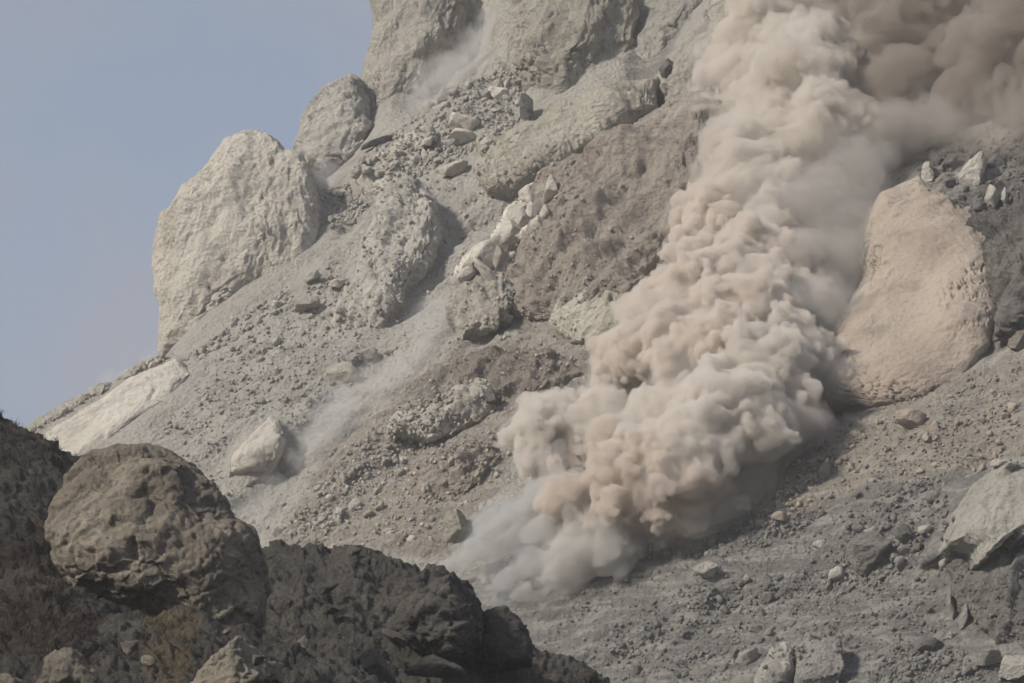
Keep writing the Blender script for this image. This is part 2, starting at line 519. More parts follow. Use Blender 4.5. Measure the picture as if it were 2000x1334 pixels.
mass('recess_wall', 'shaded pale wall behind the dust falling beside the spire',
    [(880, -140), (1020, -140), (1020, 70), (970, 120), (910, 110), (890, 40)], 'buff', 5.0, front=-5, ang=75, relief=0.9, power=0.7, seed=54, frac=0.3)
mass('grey_bank', 'grey bank of rock between the buttress and the rough crest',
    [(1225, 160), (1235, 60), (1250, -140), (1400, -140), (1370, 20), (1310, 120), (1270, 180)], 'grey', 4.0, front=-4, ang=60, relief=0.6, power=0.75, seed=55, frac=0.2)
mass('stone_pillar', 'pale upright slab at the bottom edge with a bright left face', 
    [(1552, 1350), (1556, 1270), (1575, 1242), (1610, 1240), (1640, 1255), (1645, 1300), (1640, 1350)], 'ash', 2.5, front=2.5, relief=0.25, power=0.5, seed=17, facets=4, ang=85)
mass('stone_ridge', 'pale broken rock ridge at the bottom edge left of the upright slab', 
    [(1470, 1360), (1490, 1300), (1510, 1260), (1535, 1250), (1548, 1270), (1545, 1350)], 'grey', 2.2, front=2.0, relief=0.9, power=0.65, seed=18, facets=4, ang=70)


def outline_polar(outline, Yc=None, front=0.0):
    """centre, distance, and radius by direction of an outline standing at its own distance"""
    ol = np.array(outline, float)
    c = 0.25 * (ol.min(0) + ol.max(0)) + 0.5 * ol.mean(0)
    if Yc is None:
        Yc = float(plane_Y(c[0], c[1])) - front
    W = wp(ol[:, 0], ol[:, 1], Yc)[:, [0, 2]]
    C = wp(c[0], c[1], Yc)
    th = np.linspace(-math.pi, math.pi, 721)
    rad = np.zeros_like(th)
    for k in range(len(W)):
        a = W[k] - C[[0, 2]]; b = W[(k + 1) % len(W)] - C[[0, 2]]
        e = b - a
        dx, dz = np.cos(th), np.sin(th)
        den = dx * e[1] - dz * e[0]
        den = np.where(np.abs(den) < 1e-9, 1e-9, den)
        t = (a[0] * e[1] - a[1] * e[0]) / den
        q = (a[0] * dz - a[1] * dx) / den
        ok = (t > 0) & (q >= -1e-6) & (q <= 1 + 1e-6)
        rad = np.where(ok & (t > rad), t, rad)
    size = (W.max(0) - W.min(0)).max()
    return C, Yc, th, rad, size

# ------------------------------------------------------------------ the mountain slope
def px2xz(pts):
    pts = np.array(pts, float)
    return wp(pts[:, 0], pts[:, 1], plane_Y(pts[:, 0], pts[:, 1]))[:, [0, 2]]

def build_slope():
    sky = np.array([(-420, 1500), (-330, 1060), (-200, 965), (50, 826), (310, 682), (420, 560), (590, 350), (655, 300), (700, 220), (745, 0), (790, -130), (900, -330)], float)
    sxz = px2xz(sky)
    z0, z1 = 8.0, 196.0
    nr, nc, nb = 580, 740, 10
    z = np.linspace(z0, z1, nr)
    order = np.argsort(sxz[:, 1])
    xs = np.interp(z, sxz[order, 1], sxz[order, 0])
    u = np.linspace(0, 1, nc)
    u = u ** 1.12
    X = xs[:, None] + (118 - xs[:, None]) * u[None, :]
    Z = np.repeat(z[:, None], nc, 1)
    Y = plane_Y_xz(X, Z)
    # the limb turns away from the viewer at the skyline
    d = np.clip((X - xs[:, None]) / 5.0, 0, 1)
    Y = Y + 7.0 * (1 - np.sqrt(np.clip(1 - (1 - d) ** 2, 0, 1)))
    x, zz = X.ravel(), Z.ravel()
    rel = np.zeros(x.shape)
    def gully(pts, w_px, amp, p=2):
        nonlocal rel
        dd = line_dist(x, zz, px2xz(pts)); w = w_px * S * 410
        rel += amp * np.exp(-(dd / w) ** p)
    gully([(1010, 395), (900, 450), (850, 530), (790, 610), (720, 720), (600, 850), (480, 1010)], 42, -3.0)
    gully([(960, -60), (940, 60), (880, 130), (830, 190)], 55, -6.5)
    gully([(1330, -60), (1290, 60), (1235, 190)], 50, -3.5)
    gully([(640, 350), (690, 420), (660, 480)], 30, -2.0)
    gully([(330, 690), (520, 590), (620, 500)], 22, -1.2)
    gully([(1000, 1200), (1300, 1060), (1500, 930), (1640, 800)], 60, -1.5)
    gully([(560, 1080), (700, 900), (860, 720), (880, 680)], 40, 2.2)
    gully([(1060, 780), (900, 900), (700, 1080)], 60, 2.0)
    gully([(1480, 980), (1750, 860), (2000, 800)], 60, 1.8)
    gully([(1250, 1200), (1600, 1050), (1850, 900)], 50, 1.2)
    gully([(1150, 1334), (1500, 1180), (1800, 1120)], 35, -1.6)
    gully([(700, 120), (690, 260), (600, 360)], 45, -4.0)
    gully([(950, 145), (860, 270), (740, 330)], 60, 2.5)
    gully([(1640, 430), (1640, 640)], 60, -5.0)
    Yf = (Y.ravel() - rel)
    for (nm, lb, outline, mt, depth), kw in MASSES:
        C, Yc, th, rad, size = outline_polar(outline, None, kw.get('front', 0.0))
        p_ = kw.get('power', 0.75)
        tl = kw.get('tilt', TILT)
        near = (np.abs(x - C[0]) < size) & (np.abs(zz - C[2]) < size + 12)
        xn, zn, Yn = x[near], zz[near], Yf[near]
        lean = np.zeros(len(xn))
        for _ in range(5):                        # where this column of slope would meet the leaning outline
            dx = xn * Yc / (Yc + lean) - C[0]; dz = zn * Yc / (Yc + lean) - C[2]
            lean = 0.5 * lean + 0.5 * (tl[0] * dx + tl[1] * dz)
        r_ = np.interp(np.arctan2(dz, dx), th, rad)
        dist = np.sqrt(dx * dx + dz * dz)
        rho = dist / np.maximum(r_, 0.5)
        bul = np.clip(1 - np.clip(rho, 0, 1) ** (2 / p_), 0, 1) ** (p_ / 2)
        Ym = Yc - depth * bul + lean + 1.8 + 0.8 * kw.get('lump', 1.0) + np.clip(dist - r_, 0, None) * 3.0
        k = kw.get('fillet', 3.0)
        if k <= 0: continue
        hh = np.clip(0.5 + 0.5 * (Ym - Yn) / k, 0, 1)
        sm = Ym * (1 - hh) + Yn * hh - k * hh * (1 - hh) * 0.6
        Yf[near] = np.where(dist < r_ + 10, np.minimum(Yn, sm), Yn)
    rel = Y.ravel() - Yf
    masks = {}
    def region(name, poly, feather, val=1.0):
        dd = in_poly_dist(x, zz, px2xz(poly)); w = feather * S * 400
        masks[name] = np.maximum(masks.get(name, 0), val * sstep(-w, w, dd))
    region('brown', [(1090, 330), (1230, 180), (1420, 145), (1450, 400), (1340, 560), (1180, 660), (990, 650), (1010, 500)], 25)
    region('brown', [(900, 660), (1200, 640), (1170, 740), (980, 830), (1000, 920), (870, 1110), (520, 1080), (600, 960), (760, 780)], 40, 0.72)
    region('tan', [(1560, 780), (2050, 690), (2100, 900), (1850, 960), (1500, 1040), (1250, 1080), (1200, 1000)], 45, 0.9)
    region('tan', [(620, 900), (760, 800), (860, 1060), (700, 1090), (540, 1060)], 40, 0.75)
    region('ash', [(900, 1130), (1200, 1080), (1500, 1010), (1700, 940), (2100, 900), (2200, 1500), (900, 1500)], 45, 1.0)  # grey ash, coloured darker also for the shade over the lower right
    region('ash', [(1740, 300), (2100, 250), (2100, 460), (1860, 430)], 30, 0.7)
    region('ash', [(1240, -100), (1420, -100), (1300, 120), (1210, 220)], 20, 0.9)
    region('pale', [(-60, 870), (300, 690), (380, 720), (330, 800), (150, 900), (0, 900)], 25, 0.8)
    region('pale', [(700, 330), (850, 230), (930, 250), (930, 300), (800, 340), (740, 400)], 30, 0.5)
    region('rough', [(880, 560), (1100, 320), (1420, 100), (1500, 500), (1200, 760), (1000, 860), (860, 1040), (700, 1080), (760, 800), (900, 680)], 50)
    region('rough', [(690, 330), (720, -130), (1500, -130), (1400, 200), (1000, 260), (860, 330)], 40, 0.8)
    region('rough', [(1700, 380), (2200, 300), (2200, 700), (1900, 700)], 30, 1.0)
    for (nm, lb, outline, mt, depth), kw in MASSES:
        key, v = {'buff': ('pale', 0.55), 'ochre': ('pale', 0.5), 'pale': ('pale', 0.8), 'brown': ('brown', 0.9), 'tan': ('tan', 0.8), 'dark': ('ash', 0.9), 'ash': ('ash', 0.9)}.get(mt, (None, 0))
        if key: region(key, outline, 35, v)
    region('rough', [(600, 360), (720, 300), (900, 330), (880, 470), (800, 620), (720, 700), (600, 640), (560, 560)], 40, 0.55)
    rough = masks.pop('rough')
    cover = np.zeros(x.shape)
    for (nm, lb, outline, mt, depth), kw in MASSES:
        cover = np.maximum(cover, sstep(-2.5, 0.5, in_poly_dist(x, zz, px2xz(outline))))
    for pts in ([(1010, 395), (900, 450), (850, 530), (790, 610), (720, 720), (600, 850), (480, 1010)],):
        dd = line_dist(x, zz, px2xz(pts)) / (34 * S * 410)
        rough = rough * (1 - np.exp(-dd ** 4))
    P = np.stack([X, Y - rel.reshape(X.shape), Z], -1)
    n = grid_normals(P).reshape(-1, 3)
    Pf = P.reshape(-1, 3)
    A = aniso(Pf, 42, 2.2)
    big = 1.5 * ridged(A / 11, 3) + 0.9 * ridged(aniso(Pf, 60, 1.6) / 4.5 + 40, 4) + 0.32 * fbm(Pf / 1.4, 3)
    tal = 1.2 * fbm(aniso(Pf, 40, 3.0) / 8, 3) + 0.8 * ridged(aniso(Pf, 42, 3.2) / 4.5 + 5, 3) + 0.22 * fbm(aniso(Pf, 40, 1.6) / 1.6 + 9, 3) + 0.13 * ridged(Pf / 0.9, 2)
    w = rough > 0.03
    fr = np.zeros(len(Pf), np.float32)
    A = aniso(Pf[w], 50, 1.7) + 0.8 * fbm(Pf[w] / 3, 2)[:, None]
    fr[w] = 2.6 * fracture(A / 2.8) + 1.0 * fracture(A / 1.15 + 13)
    Pf = Pf + n * (rough * (0.8 * big + 0.38 * fr) + (1 - 0.7 * rough) * tal)[:, None] * (1 - 0.8 * cover)[:, None]
    P = Pf.reshape(nr, nc, 3)
    dm_add(P[:, 6:])
    # far side: columns that wrap behind the skyline
    back = []
    for k in range(nb, 0, -1):
        q = P[:, 0].copy(); t = k / nb
        q[:, 1] += 90 * t; q[:, 0] += 2.0 * np.sin(t * 6) + 14 * t * t; q[:, 2] -= 10 * t * t
        back.append(q)
    full = np.concatenate([np.stack(back, 1), P], 1)
    me = mesh_from('slope', full.reshape(-1, 3), grid_quads(nr, nc + nb))
    for k, v in masks.items():
        vv = v.reshape(nr, nc); vv = np.concatenate([np.repeat(vv[:, :1], nb, 1), vv], 1)
        add_attr(me, k, vv.ravel())
    link('mountain_slope', me, M['slope'], kind='structure')
    g = mesh_from('ground', np.array([(-4000, -500, -3), (4000, -500, -3), (4000, 6000, -3), (-4000, 6000, -3)]), np.array([[0, 1, 2, 3]]))
    link('ground', g, M['soil'], kind='structure')
build_slope()

# ------------------------------------------------------------------ rock masses with their own outline, depth and relief
def cube_sphere(n):
    t = np.tan(np.linspace(-math.pi / 4, math.pi / 4, n + 1))
    a, b = np.meshgrid(t, t, indexing='ij')
    o = np.ones_like(a)
    V, Q = [], []
    for k, (p, flip) in enumerate([((o, a, b), 0), ((-o, a, b), 1), ((a, o, b), 1), ((a, -o, b), 0), ((a, b, o), 0), ((a, b, -o), 1)]):
        v = np.stack(p, -1).reshape(-1, 3)
        q = grid_quads(n + 1, n + 1) + k * (n + 1) ** 2
        V.append(v); Q.append(q[:, ::-1] if flip else q)
    V = np.concatenate(V); Q = np.concatenate(Q)
    key = np.round(V / np.abs(V).max(1, keepdims=True) * 1e5).astype(np.int64)
    _, first, inv = np.unique(key, axis=0, return_index=True, return_inverse=True)
    V = V[first]; Q = inv.ravel()[Q]
    return V / np.linalg.norm(V, axis=1, keepdims=True), Q

def vert_normals(V, Q):
    n = np.cross(V[Q[:, 2]] - V[Q[:, 0]], V[Q[:, 3]] - V[Q[:, 1]])
    out = np.zeros_like(V)
    for k in range(4):
        for c in range(3):
            out[:, c] += np.bincount(Q[:, k], n[:, c], len(V))
    return out / (np.linalg.norm(out, axis=1, keepdims=True) + 1e-9)

def rock_mass(name, label, outline, mat, depth, front=0.0, ang=60, relief=1.0, power=0.75, Yc=None, strata=0.0, sang=20, sw=2.0, res=0.26, unit=1.0, tilt=None, lump=1.0, cut=None, cat='rock', parent=None, facets=0, seed=0, micro=1.0, nmax=112, groove=0.0, crack=1.4, fillet=3.0, frac=0.35, bury=0.4, carve=False):
    C, Yc, th, rad, size = outline_polar(outline, Yc, front)
    n = int(np.clip(size / res, 16, nmax))
    D, Q = cube_sphere(n)
    if bury < 1:                                  # the part deep inside the mountain is left open
        keep = D[:, 1] < bury
        ren = np.cumsum(keep) - 1
        Q = Q[keep[Q].all(1)]; Q = ren[Q]; D = D[keep]
    theta = np.arctan2(D[:, 2], D[:, 0])
    r = np.interp(theta, th, rad)
    h = np.sqrt(D[:, 0] ** 2 + D[:, 2] ** 2)
    # soften the outline towards the middle of the face so that no spokes show
    rs = rad.mean()
    hp = h ** power
    r = r * sstep(0.0, 0.6, hp) + rs * (1 - sstep(0.0, 0.6, hp))
    V = np.stack([r * hp * np.cos(theta), np.sign(D[:, 1]) * np.abs(D[:, 1]) ** power * depth, r * hp * np.sin(theta)], -1)
    if tilt is None: tilt = TILT if unit == 1.0 else (0.0, 0.3)
    lean = tilt[0] * V[:, 0] + tilt[1] * V[:, 2]          # the outline stands on a leaning plane, each point at its own distance
    V[:, 1] += lean
    V[:, 0] += (C[0] + V[:, 0]) * lean / Yc
    V[:, 2] += (C[2] + V[:, 2]) * lean / Yc
    rg = np.random.default_rng(seed + 100)
    for _ in range(facets):
        nn = rg.normal(size=3); nn[1] = -abs(nn[1]) - 0.8; nn /= np.linalg.norm(nn)
        sup = (V @ nn).max() * rg.uniform(0.66, 0.86)
        dd = V @ nn - sup
        V -= np.clip(dd, 0, None)[:, None] * nn * 0.92
    V = V + C
    nrm = vert_normals(V, Q)
    if (nrm * (V - C)).sum(1).mean() < 0:
        nrm = -nrm
        Q = Q[:, ::-1]
    p = (V + seed * 13.7) / unit
    edge = 0.35 + 0.65 * np.clip(-D[:, 1] * 2.5, 0, 1)        # outline keeps its shape: large relief mostly on the face
    sz = min(1.0, size / (14 * unit))
    d = lump * sz * edge * 1.7 * fbm(aniso(p, ang, 1.4) / (10 * sz), 2)
    d += relief * edge * (0.70 * sz * ridged(aniso(p, ang, 2.4) / (6.5 * sz) + 3, 3) + 0.30 * sz * ridged(aniso(p, ang + 20, 2.2) / (2.6 * sz) + 7, 3))
    d += relief * micro * (0.17 * fbm(aniso(p, ang, 1.5) / 1.5, 3) + 0.08 * ridged(p / 0.7 + 5, 2))
    if frac:
        A = aniso(p, ang, 1.7) + 0.7 * fbm(p / 3, 2)[:, None]
        fs = 3.2 * max(0.35, sz)
        d += frac * (fs * fracture(A / fs) + 0.42 * fs * fracture(A / (0.42 * fs) + 13)) * (0.4 + 0.6 * edge)
    for cs, cw, cd in ((7.0, 0.035, 0.55), (3.2, 0.04, 0.28)):
        q = pnoise(aniso(p, ang - 15, 1.5) / cs + 61 + 0.25 * fbm(p / 1.2, 2)[:, None])
        d -= crack * cd * np.exp(-(q / cw) ** 2) * sstep(-0.1, 0.5, pnoise(p / 9 + 45))
    if groove:
        d += groove * edge * ridged(aniso(p, ang, 7.0) / 1.5 + 21, 2)
    if strata:
        s_, c_ = math.sin(math.radians(sang)), math.cos(math.radians(sang))
        q = (-p[:, 0] * s_ + p[:, 2] * c_) / sw + 1.1 * fbm(p / 3.5, 3) + 0.25 * p[:, 1] / sw
        fr = q - np.floor(q)
        amp = strata * (0.4 + 0.9 * np.clip(fbm(p / 4 + 77, 2) + 0.4, 0, 1.2))
        d += amp * (sstep(0.0, 0.18, fr) * (1 - 0.85 * fr) - 0.4)
    V = V + nrm * (d * unit)[:, None]
    if cut is not None:
        V = cut(V, D, C)
    dm_add(V[D[:, 1] < 0.2])
    me = mesh_from(name, V, Q)
    return link(name, me, M[mat], parent, label, cat)

for _a, _k in MASSES:
    rock_mass(*_a, **_k)
rock_mass('rock_patch', 'pale swirled rock low on the brown cliff',
    [(1070, 625), (1095, 580), (1150, 560), (1200, 570), (1222, 610), (1205, 655), (1160, 675), (1110, 668)],
    'ochre', 2.4, Yc=surf_Y(1150, 620) + 1.1, ang=40, relief=0.8, power=0.6, seed=9, frac=0.2, tilt=(-0.4, 0.85))

# ------------------------------------------------------------------ single boulders and stones
import bmesh
def ico(sub):
    bm = bmesh.new(); bmesh.ops.create_icosphere(bm, subdivisions=sub, radius=1.0)
    V = np.array([v.co[:] for v in bm.verts]); F = np.array([[v.index for v in f.verts] for f in bm.faces]); bm.free()
    return V, F
ICO = {k: ico(k) for k in (1, 2, 3, 4, 5)}

def rot_rand(rg):
    q = rg.normal(size=4); q /= np.linalg.norm(q); w, x, y, z = q
    return np.array([[1 - 2 * (y * y + z * z), 2 * (x * y - z * w), 2 * (x * z + y * w)], [2 * (x * y + z * w), 1 - 2 * (x * x + z * z), 2 * (y * z - x * w)], [2 * (x * z - y * w), 2 * (y * z + x * w), 1 - 2 * (x * x + y * y)]])

def boulder_shape(sub, seed, planes=14, sharp=0.97, noise=0.08, tight=(0.42, 0.85), boxy=False):
    V, F = ICO[sub]; V = V.copy()
    rg = np.random.default_rng(seed)
    if boxy:
        V = np.sign(V) * np.abs(V) ** 0.35; V /= np.abs(V).max()
        V = V @ rot_rand(rg).T; planes = 5; tight = (0.6, 0.95)
    for _ in range(planes):
        n = rg.normal(size=3); n /= np.linalg.norm(n)
        d = V @ n - rg.uniform(*tight)
        V -= np.clip(d, 0, None)[:, None] * n * sharp
    if noise:
        r = np.linalg.norm(V, axis=1, keepdims=True)
        o = rg.uniform(0, 50, 3)
        k = noise * fbm(V * 1.6 + o, 3)
        if sub >= 3: k += noise * 0.7 * ridged(V * 4.0 + o, 3)
        if sub >= 4: k += noise * 0.25 * ridged(V * 10.0 + o, 2)
        V = V * (1 + k[:, None])
    V /= np.abs(V).max(0)
    return V, F

def boulder(name, label, px, py, rx, ry, mat, seed, rot=0.0, sub=4, group=None, cat='boulder', sink=0.15, planes=14, noise=0.08, Y=None, parent=None, dep=0.85, boxy=False):
    if rx + ry < 36: sub = min(sub, 3)
    V, F = boulder_shape(sub, seed, planes, noise=noise, boxy=boxy)
    Ys = surf_Y(px, py + ry * 0.3) if Y is None else Y
    r_d = dep * 0.5 * (rx + ry) * S * Ys
    Yc = Ys - r_d * (1 - 2 * sink) * 0.6
    a, b = rx * S * Yc, ry * S * Yc
    V = V * np.array([a, r_d, b])
    c, s = math.cos(math.radians(rot)), math.sin(math.radians(rot))
    V = np.stack([V[:, 0] * c - V[:, 2] * s, V[:, 1], V[:, 0] * s + V[:, 2] * c], -1)
    C = wp(px, py, Yc)
    me = mesh_from(name, V, F, smooth=True)
    o = link(name, me, M[mat], parent, label, cat, group)
    o.location = C
    return o

# the band of white blocks that runs down from the yellowish ledge
band = rock_mass('block_band', 'bright white broken blocks in a diagonal band below the ledge',
    [(1090, 345), (1096, 395), (1062, 450), (1012, 505), (985, 545), (930, 556), (890, 536), (900, 515), (958, 470), (1000, 410), (1050, 360)],
    'white', 2.6, front=3.6, ang=35, relief=0.9, power=0.6, seed=19, frac=0.4, lump=0.6)
blocks = [(1076, 372, 14, 30, -12), (1058, 392, 15, 26, -15), (1032, 385, 13, 20, 10), (1042, 412, 24, 17, -10), (1012, 412, 18, 16, 20), (1020, 432, 28, 20, 5),
    (1000, 448, 24, 20, 15), (985, 470, 22, 20, 0), (965, 486, 26, 22, 25), (945, 505, 26, 20, 40), (925, 522, 24, 16, 40), (908, 534, 18, 15, 30), (950, 535, 32, 11, -48), (975, 500, 15, 20, 0), (1050, 440, 12, 16, 0), (1064, 418, 11, 16, -10)]
for k, (x, y, a, b, r) in enumerate(blocks):
    o = boulder('block', None, x, y, a * (1.0 + 0.45 * ((k * 7) % 5) / 4), b * (1.0 + 0.4 * ((k * 3) % 4) / 3), 'buff' if k % 3 == 1 else 'white', 300 + k, rot=r, sub=4, cat=None, sink=0.3, noise=0.05, boxy=True, Y=min(surf_Y(x, y), float(plane_Y(x, y)) - 2.0))
    o.parent = band

B = boulder
B('boulder', 'pale flat-topped boulder beside the upper end of the gully dust', 668, 726, 32, 24, 'buff', 22, sink=0.25, noise=0.06)
B('boulder', 'flat layered tan boulder on the grey slope right of the dome', 606, 596, 34, 15, 'buff', 23, rot=15)
B('boulder', 'smooth rounded buff boulder above the flat layered one', 656, 553, 23, 14, 'buff', 24, rot=15)
B('boulder', 'low grey boulder left of the smooth rounded buff one', 613, 541, 21, 13, 'grey', 25, rot=25)
B('boulder', 'small dark-sided round boulder alone in mid grey slope', 541, 666, 14, 11, 'grey', 26)
B('boulder', 'dark pair of broken stones at the foot of the grey rib', 722, 690, 18, 13, 'grey', 27)
B('boulder', 'pale angular stone right of the dark broken stones', 757, 687, 14, 8, 'buff', 28)
B('boulder', 'round pale boulder high in the rubble below the buttress', 973, 181, 21, 17, 'pale', 29, noise=0.05)
B('boulder', 'pale smooth boulder in the middle of the upper rubble', 905, 238, 34, 22, 'pale', 30, noise=0.05)
B('boulder', 'flat pale boulder just under the middle of the upper rubble', 897, 268, 38, 15, 'pale', 31, noise=0.05)
B('boulder', 'broad buff boulder at the lower end of the upper rubble', 888, 330, 38, 20, 'buff', 32)
B('boulder', 'dark upright wedge of rock under the buttress', 1030, 214, 17, 36, 'dark', 33, rot=14, planes=8)
B('boulder', 'long dark splinter of rock at the foot of the tall spire', 742, 276, 42, 8, 'dark', 34, rot=24)
B('boulder', 'dark brown knob on the end of the long ledge', 1303, 134, 24, 24, 'dark', 35)
B('boulder', 'small brown knob beneath the rock shoulder', 708, 318, 11, 16, 'brown', 36)
B('boulder', 'dark broken block on the right end of the tan outcrop', 962, 778, 16, 24, 'dark', 37, rot=20)
B('boulder', 'small pale tilted stone low on the brown slope', 742, 955, 15, 9, 'buff', 38, rot=40)
B('boulder', 'lone flat stone below the pale tilted one', 741, 990, 13, 7, 'buff', 39, rot=30)
B('boulder', 'pale yellow block half hidden by the grey dust', 890, 1032, 30, 38, 'ochre', 40, rot=-20, planes=8)
B('boulder', 'small dark stone on the cliff at the edge of the tan billows', 1173, 689, 11, 9, 'dark', 41)
B('boulder', 'bright cream boulder right of the dust cloud', 1436, 990, 31, 26, 'pale', 42, boxy=True, rot=20, planes=8, noise=0.05)
B('boulder', 'dark split wedge boulder under the dust veil', 1287, 1075, 25, 26, 'dark', 43, rot=30, planes=7, noise=0.06)
B('boulder', 'rounded grey boulder right of the dark split wedge', 1381, 1110, 31, 22, 'grey', 44, noise=0.06)
B('boulder', 'small round stone below the rounded grey boulder', 1456, 1133, 11, 10, 'grey', 45)
B('boulder', 'small stone alone on the ash below the rounded boulder', 1416, 1190, 11, 10, 'ash', 46)
B('boulder', 'tan flat-faced stone below the bright cream boulder', 1526, 1012, 21, 13, 'tan', 47)
B('boulder', 'squat grey stone in the middle of the ash slope', 1602, 1064, 17, 12, 'grey', 48)
B('boulder', 'tan broken slab lying below the tan rock wall', 1786, 822, 40, 20, 'tan', 49, boxy=True, rot=-12)
B('boulder', 'small pale stone just under the tan broken slab', 1810, 858, 9, 14, 'tan', 50, boxy=True)
B('boulder', 'column of cracked stones on the scree right of the dust', 1611, 920, 14, 26, 'grey', 51, boxy=True, rot=-12)
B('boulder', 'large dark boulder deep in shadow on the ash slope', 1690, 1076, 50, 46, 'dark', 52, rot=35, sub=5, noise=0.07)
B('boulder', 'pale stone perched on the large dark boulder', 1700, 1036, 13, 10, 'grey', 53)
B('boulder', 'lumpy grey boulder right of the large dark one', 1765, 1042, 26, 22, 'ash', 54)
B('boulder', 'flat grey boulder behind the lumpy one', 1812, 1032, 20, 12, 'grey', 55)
B('boulder', 'broken grey stone at the lower left of the large dark boulder', 1634, 1122, 20, 15, 'grey', 56, rot=25)
B('boulder', 'long rounded boulder above the bottom right rubble', 1808, 1260, 34, 17, 'ash', 57, rot=18)
B('boulder', 'stone at the right end of the long rounded boulder', 1855, 1241, 12, 9, 'grey', 58)
B('boulder', 'grey boulder cut by the bottom right corner', 1985, 1308, 34, 44, 'grey', 59, rot=-30)
B('boulder', 'cracked grey boulder left of the corner boulder', 1928, 1284, 28, 17, 'ash', 60, rot=15)
B('boulder', 'pale stone on top of the overhang', 1950, 903, 19, 9, 'grey', 61, rot=10)
B('boulder', 'darker stone right of the pale one on the overhang', 1975, 908, 17, 10, 'grey', 62, rot=30)
B('boulder', 'largest block of the tumbled pile above the tan wall', 1905, 338, 31, 40, 'grey', 63, boxy=True, rot=-20, planes=8, sink=0.35)
B('boulder', 'upright block right of the largest in the tumbled pile', 1936, 382, 17, 26, 'grey', 64, boxy=True, rot=12, sink=0.2)
B('boulder', 'small lit block at the right end of the tumbled pile', 1962, 382, 10, 17, 'grey', 65, boxy=True, rot=-5, sink=0.2)
B('boulder', 'tall grey block at the left end of the tumbled pile', 1813, 336, 14, 28, 'grey', 66, boxy=True, rot=-8, sink=0.2)
B('boulder', 'square grey block at the top of the tumbled pile', 1858, 316, 19, 17, 'ash', 67, boxy=True, sink=0.2)
B('boulder', 'dull grey boulder at the upper right of the tumbled pile', 1946, 318, 22, 19, 'ash', 68, boxy=True, sink=0.2)
B('boulder', 'stone wedged between grey blocks of the tumbled pile', 1853, 352, 14, 14, 'ash', 69, boxy=True, sink=0.2)
B('boulder', 'pale stone jutting at the foot of the ragged overhang', 1846, 1098, 13, 11, 'grey', 70)
B('boulder', 'narrow leaning stone in front of the dark hollow', 1857, 1180, 10, 36, 'ash', 71, rot=8)
B('boulder', 'second narrow stone leaning below the dark hollow', 1882, 1205, 10, 32, 'ash', 72, rot=-14)
B('boulder', 'brown boulder at the right edge under the jagged cliff', 1990, 668, 22, 22, 'brown', 73)
B('boulder', 'pale rock in the corner of the bottom rubble', 1465, 1282, 24, 16, 'grey', 74, rot=20)

# loose stones in each pile: alike within a pile
VAR = []
for k in range(10):
    V, F = boulder_shape(3, 900 + k, 11, noise=0.09)
    VAR.append((V, F))
def in_poly(pts, n, rg):
    pts = np.array(pts, float); lo, hi = pts.min(0), pts.max(0)
    out = []
    while len(out) < n:
        q = rg.uniform(lo, hi, (n * 2, 2))
        d = in_poly_dist(q[:, 0], q[:, 1], pts)
        out.extend(q[d > 0])
    return np.array(out[:n])
PILES = [
    ('stones in the rubble below the buttress', 'angular grey stone in the rubble between spire and ledge', [(690, 340), (740, 280), (880, 170), (1000, 130), (1040, 230), (930, 290), (850, 340), (760, 350)], 70, 'grey', (5, 13), 620),
    ('stones beside the dome', 'small grey stone in the notch right of the dome', [(620, 370), (680, 360), (720, 400), (680, 450), (640, 440)], 14, 'grey', (5, 9), 130),
    ('stones along the dome foot', 'small stone in the line of rubble at the dome foot', [(350, 705), (500, 600), (560, 560), (575, 585), (480, 650), (400, 700)], 18, 'grey', (4, 9), 150),
    ('stones on the left skyline', 'pale stone on the skyline slope above the smooth slab', [(60, 840), (180, 765), (320, 690), (320, 705), (220, 745), (110, 820)], 26, 'buff', (5, 12), 160),
    ('stones on the grey left slope', 'grey stone lying on the slope below the dome', [(400, 720), (640, 520), (720, 700), (560, 860), (440, 880), (300, 860)], 26, 'grey', (4, 8), 420),
    ('stones in the gully scree', 'small stone in the grey scree fan below the gully', [(520, 1060), (700, 860), (800, 780), (900, 740), (860, 840), (740, 960), (640, 1060)], 34, 'grey', (4, 10), 700),
    ('stones on the brown slope', 'brownish stone on the slope under the outcrop', [(760, 880), (960, 840), (980, 920), (860, 1060), (700, 1070)], 16, 'buff', (4, 9), 250),
    ('stones right of the dust', 'tan stone in the scree right of the dust cloud', [(1440, 960), (1500, 870), (1580, 830), (1640, 900), (1560, 1010), (1470, 1030)], 30, 'tan', (4, 11), 520),
    ('stones on the dust fringe', 'grey stone in the bed under the dust veil', [(1240, 1090), (1340, 1030), (1500, 1010), (1620, 1000), (1560, 1050), (1400, 1090)], 22, 'ash', (5, 11), 330),
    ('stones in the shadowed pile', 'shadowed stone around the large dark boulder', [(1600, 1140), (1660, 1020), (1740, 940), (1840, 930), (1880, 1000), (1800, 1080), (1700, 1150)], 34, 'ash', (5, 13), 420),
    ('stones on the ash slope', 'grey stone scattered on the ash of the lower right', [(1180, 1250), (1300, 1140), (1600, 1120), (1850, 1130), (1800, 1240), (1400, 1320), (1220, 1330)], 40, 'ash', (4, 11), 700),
    ('stones in the bottom rubble', 'dark stone in the rubble bed at the bottom right', [(1690, 1334), (1760, 1260), (1880, 1270), (1930, 1340)], 24, 'ash', (5, 10), 420),
    ('stones along the tan slope', 'small stone on the tan slope below the rock wall', [(1600, 830), (1940, 720), (2000, 800), (1960, 900), (1850, 950), (1660, 920)], 24, 'tan', (4, 9), 360),
    ('stones heaped above the tan wall', 'dark stone heaped among the tumbled blocks', [(1790, 320), (1860, 290), (2000, 250), (2000, 400), (1900, 410), (1820, 370)], 20, 'ash', (6, 14), 160),
]
STUFF_V, STUFF_F, STUFF_R, STUFF_M, nv = [], [], [], [], 0
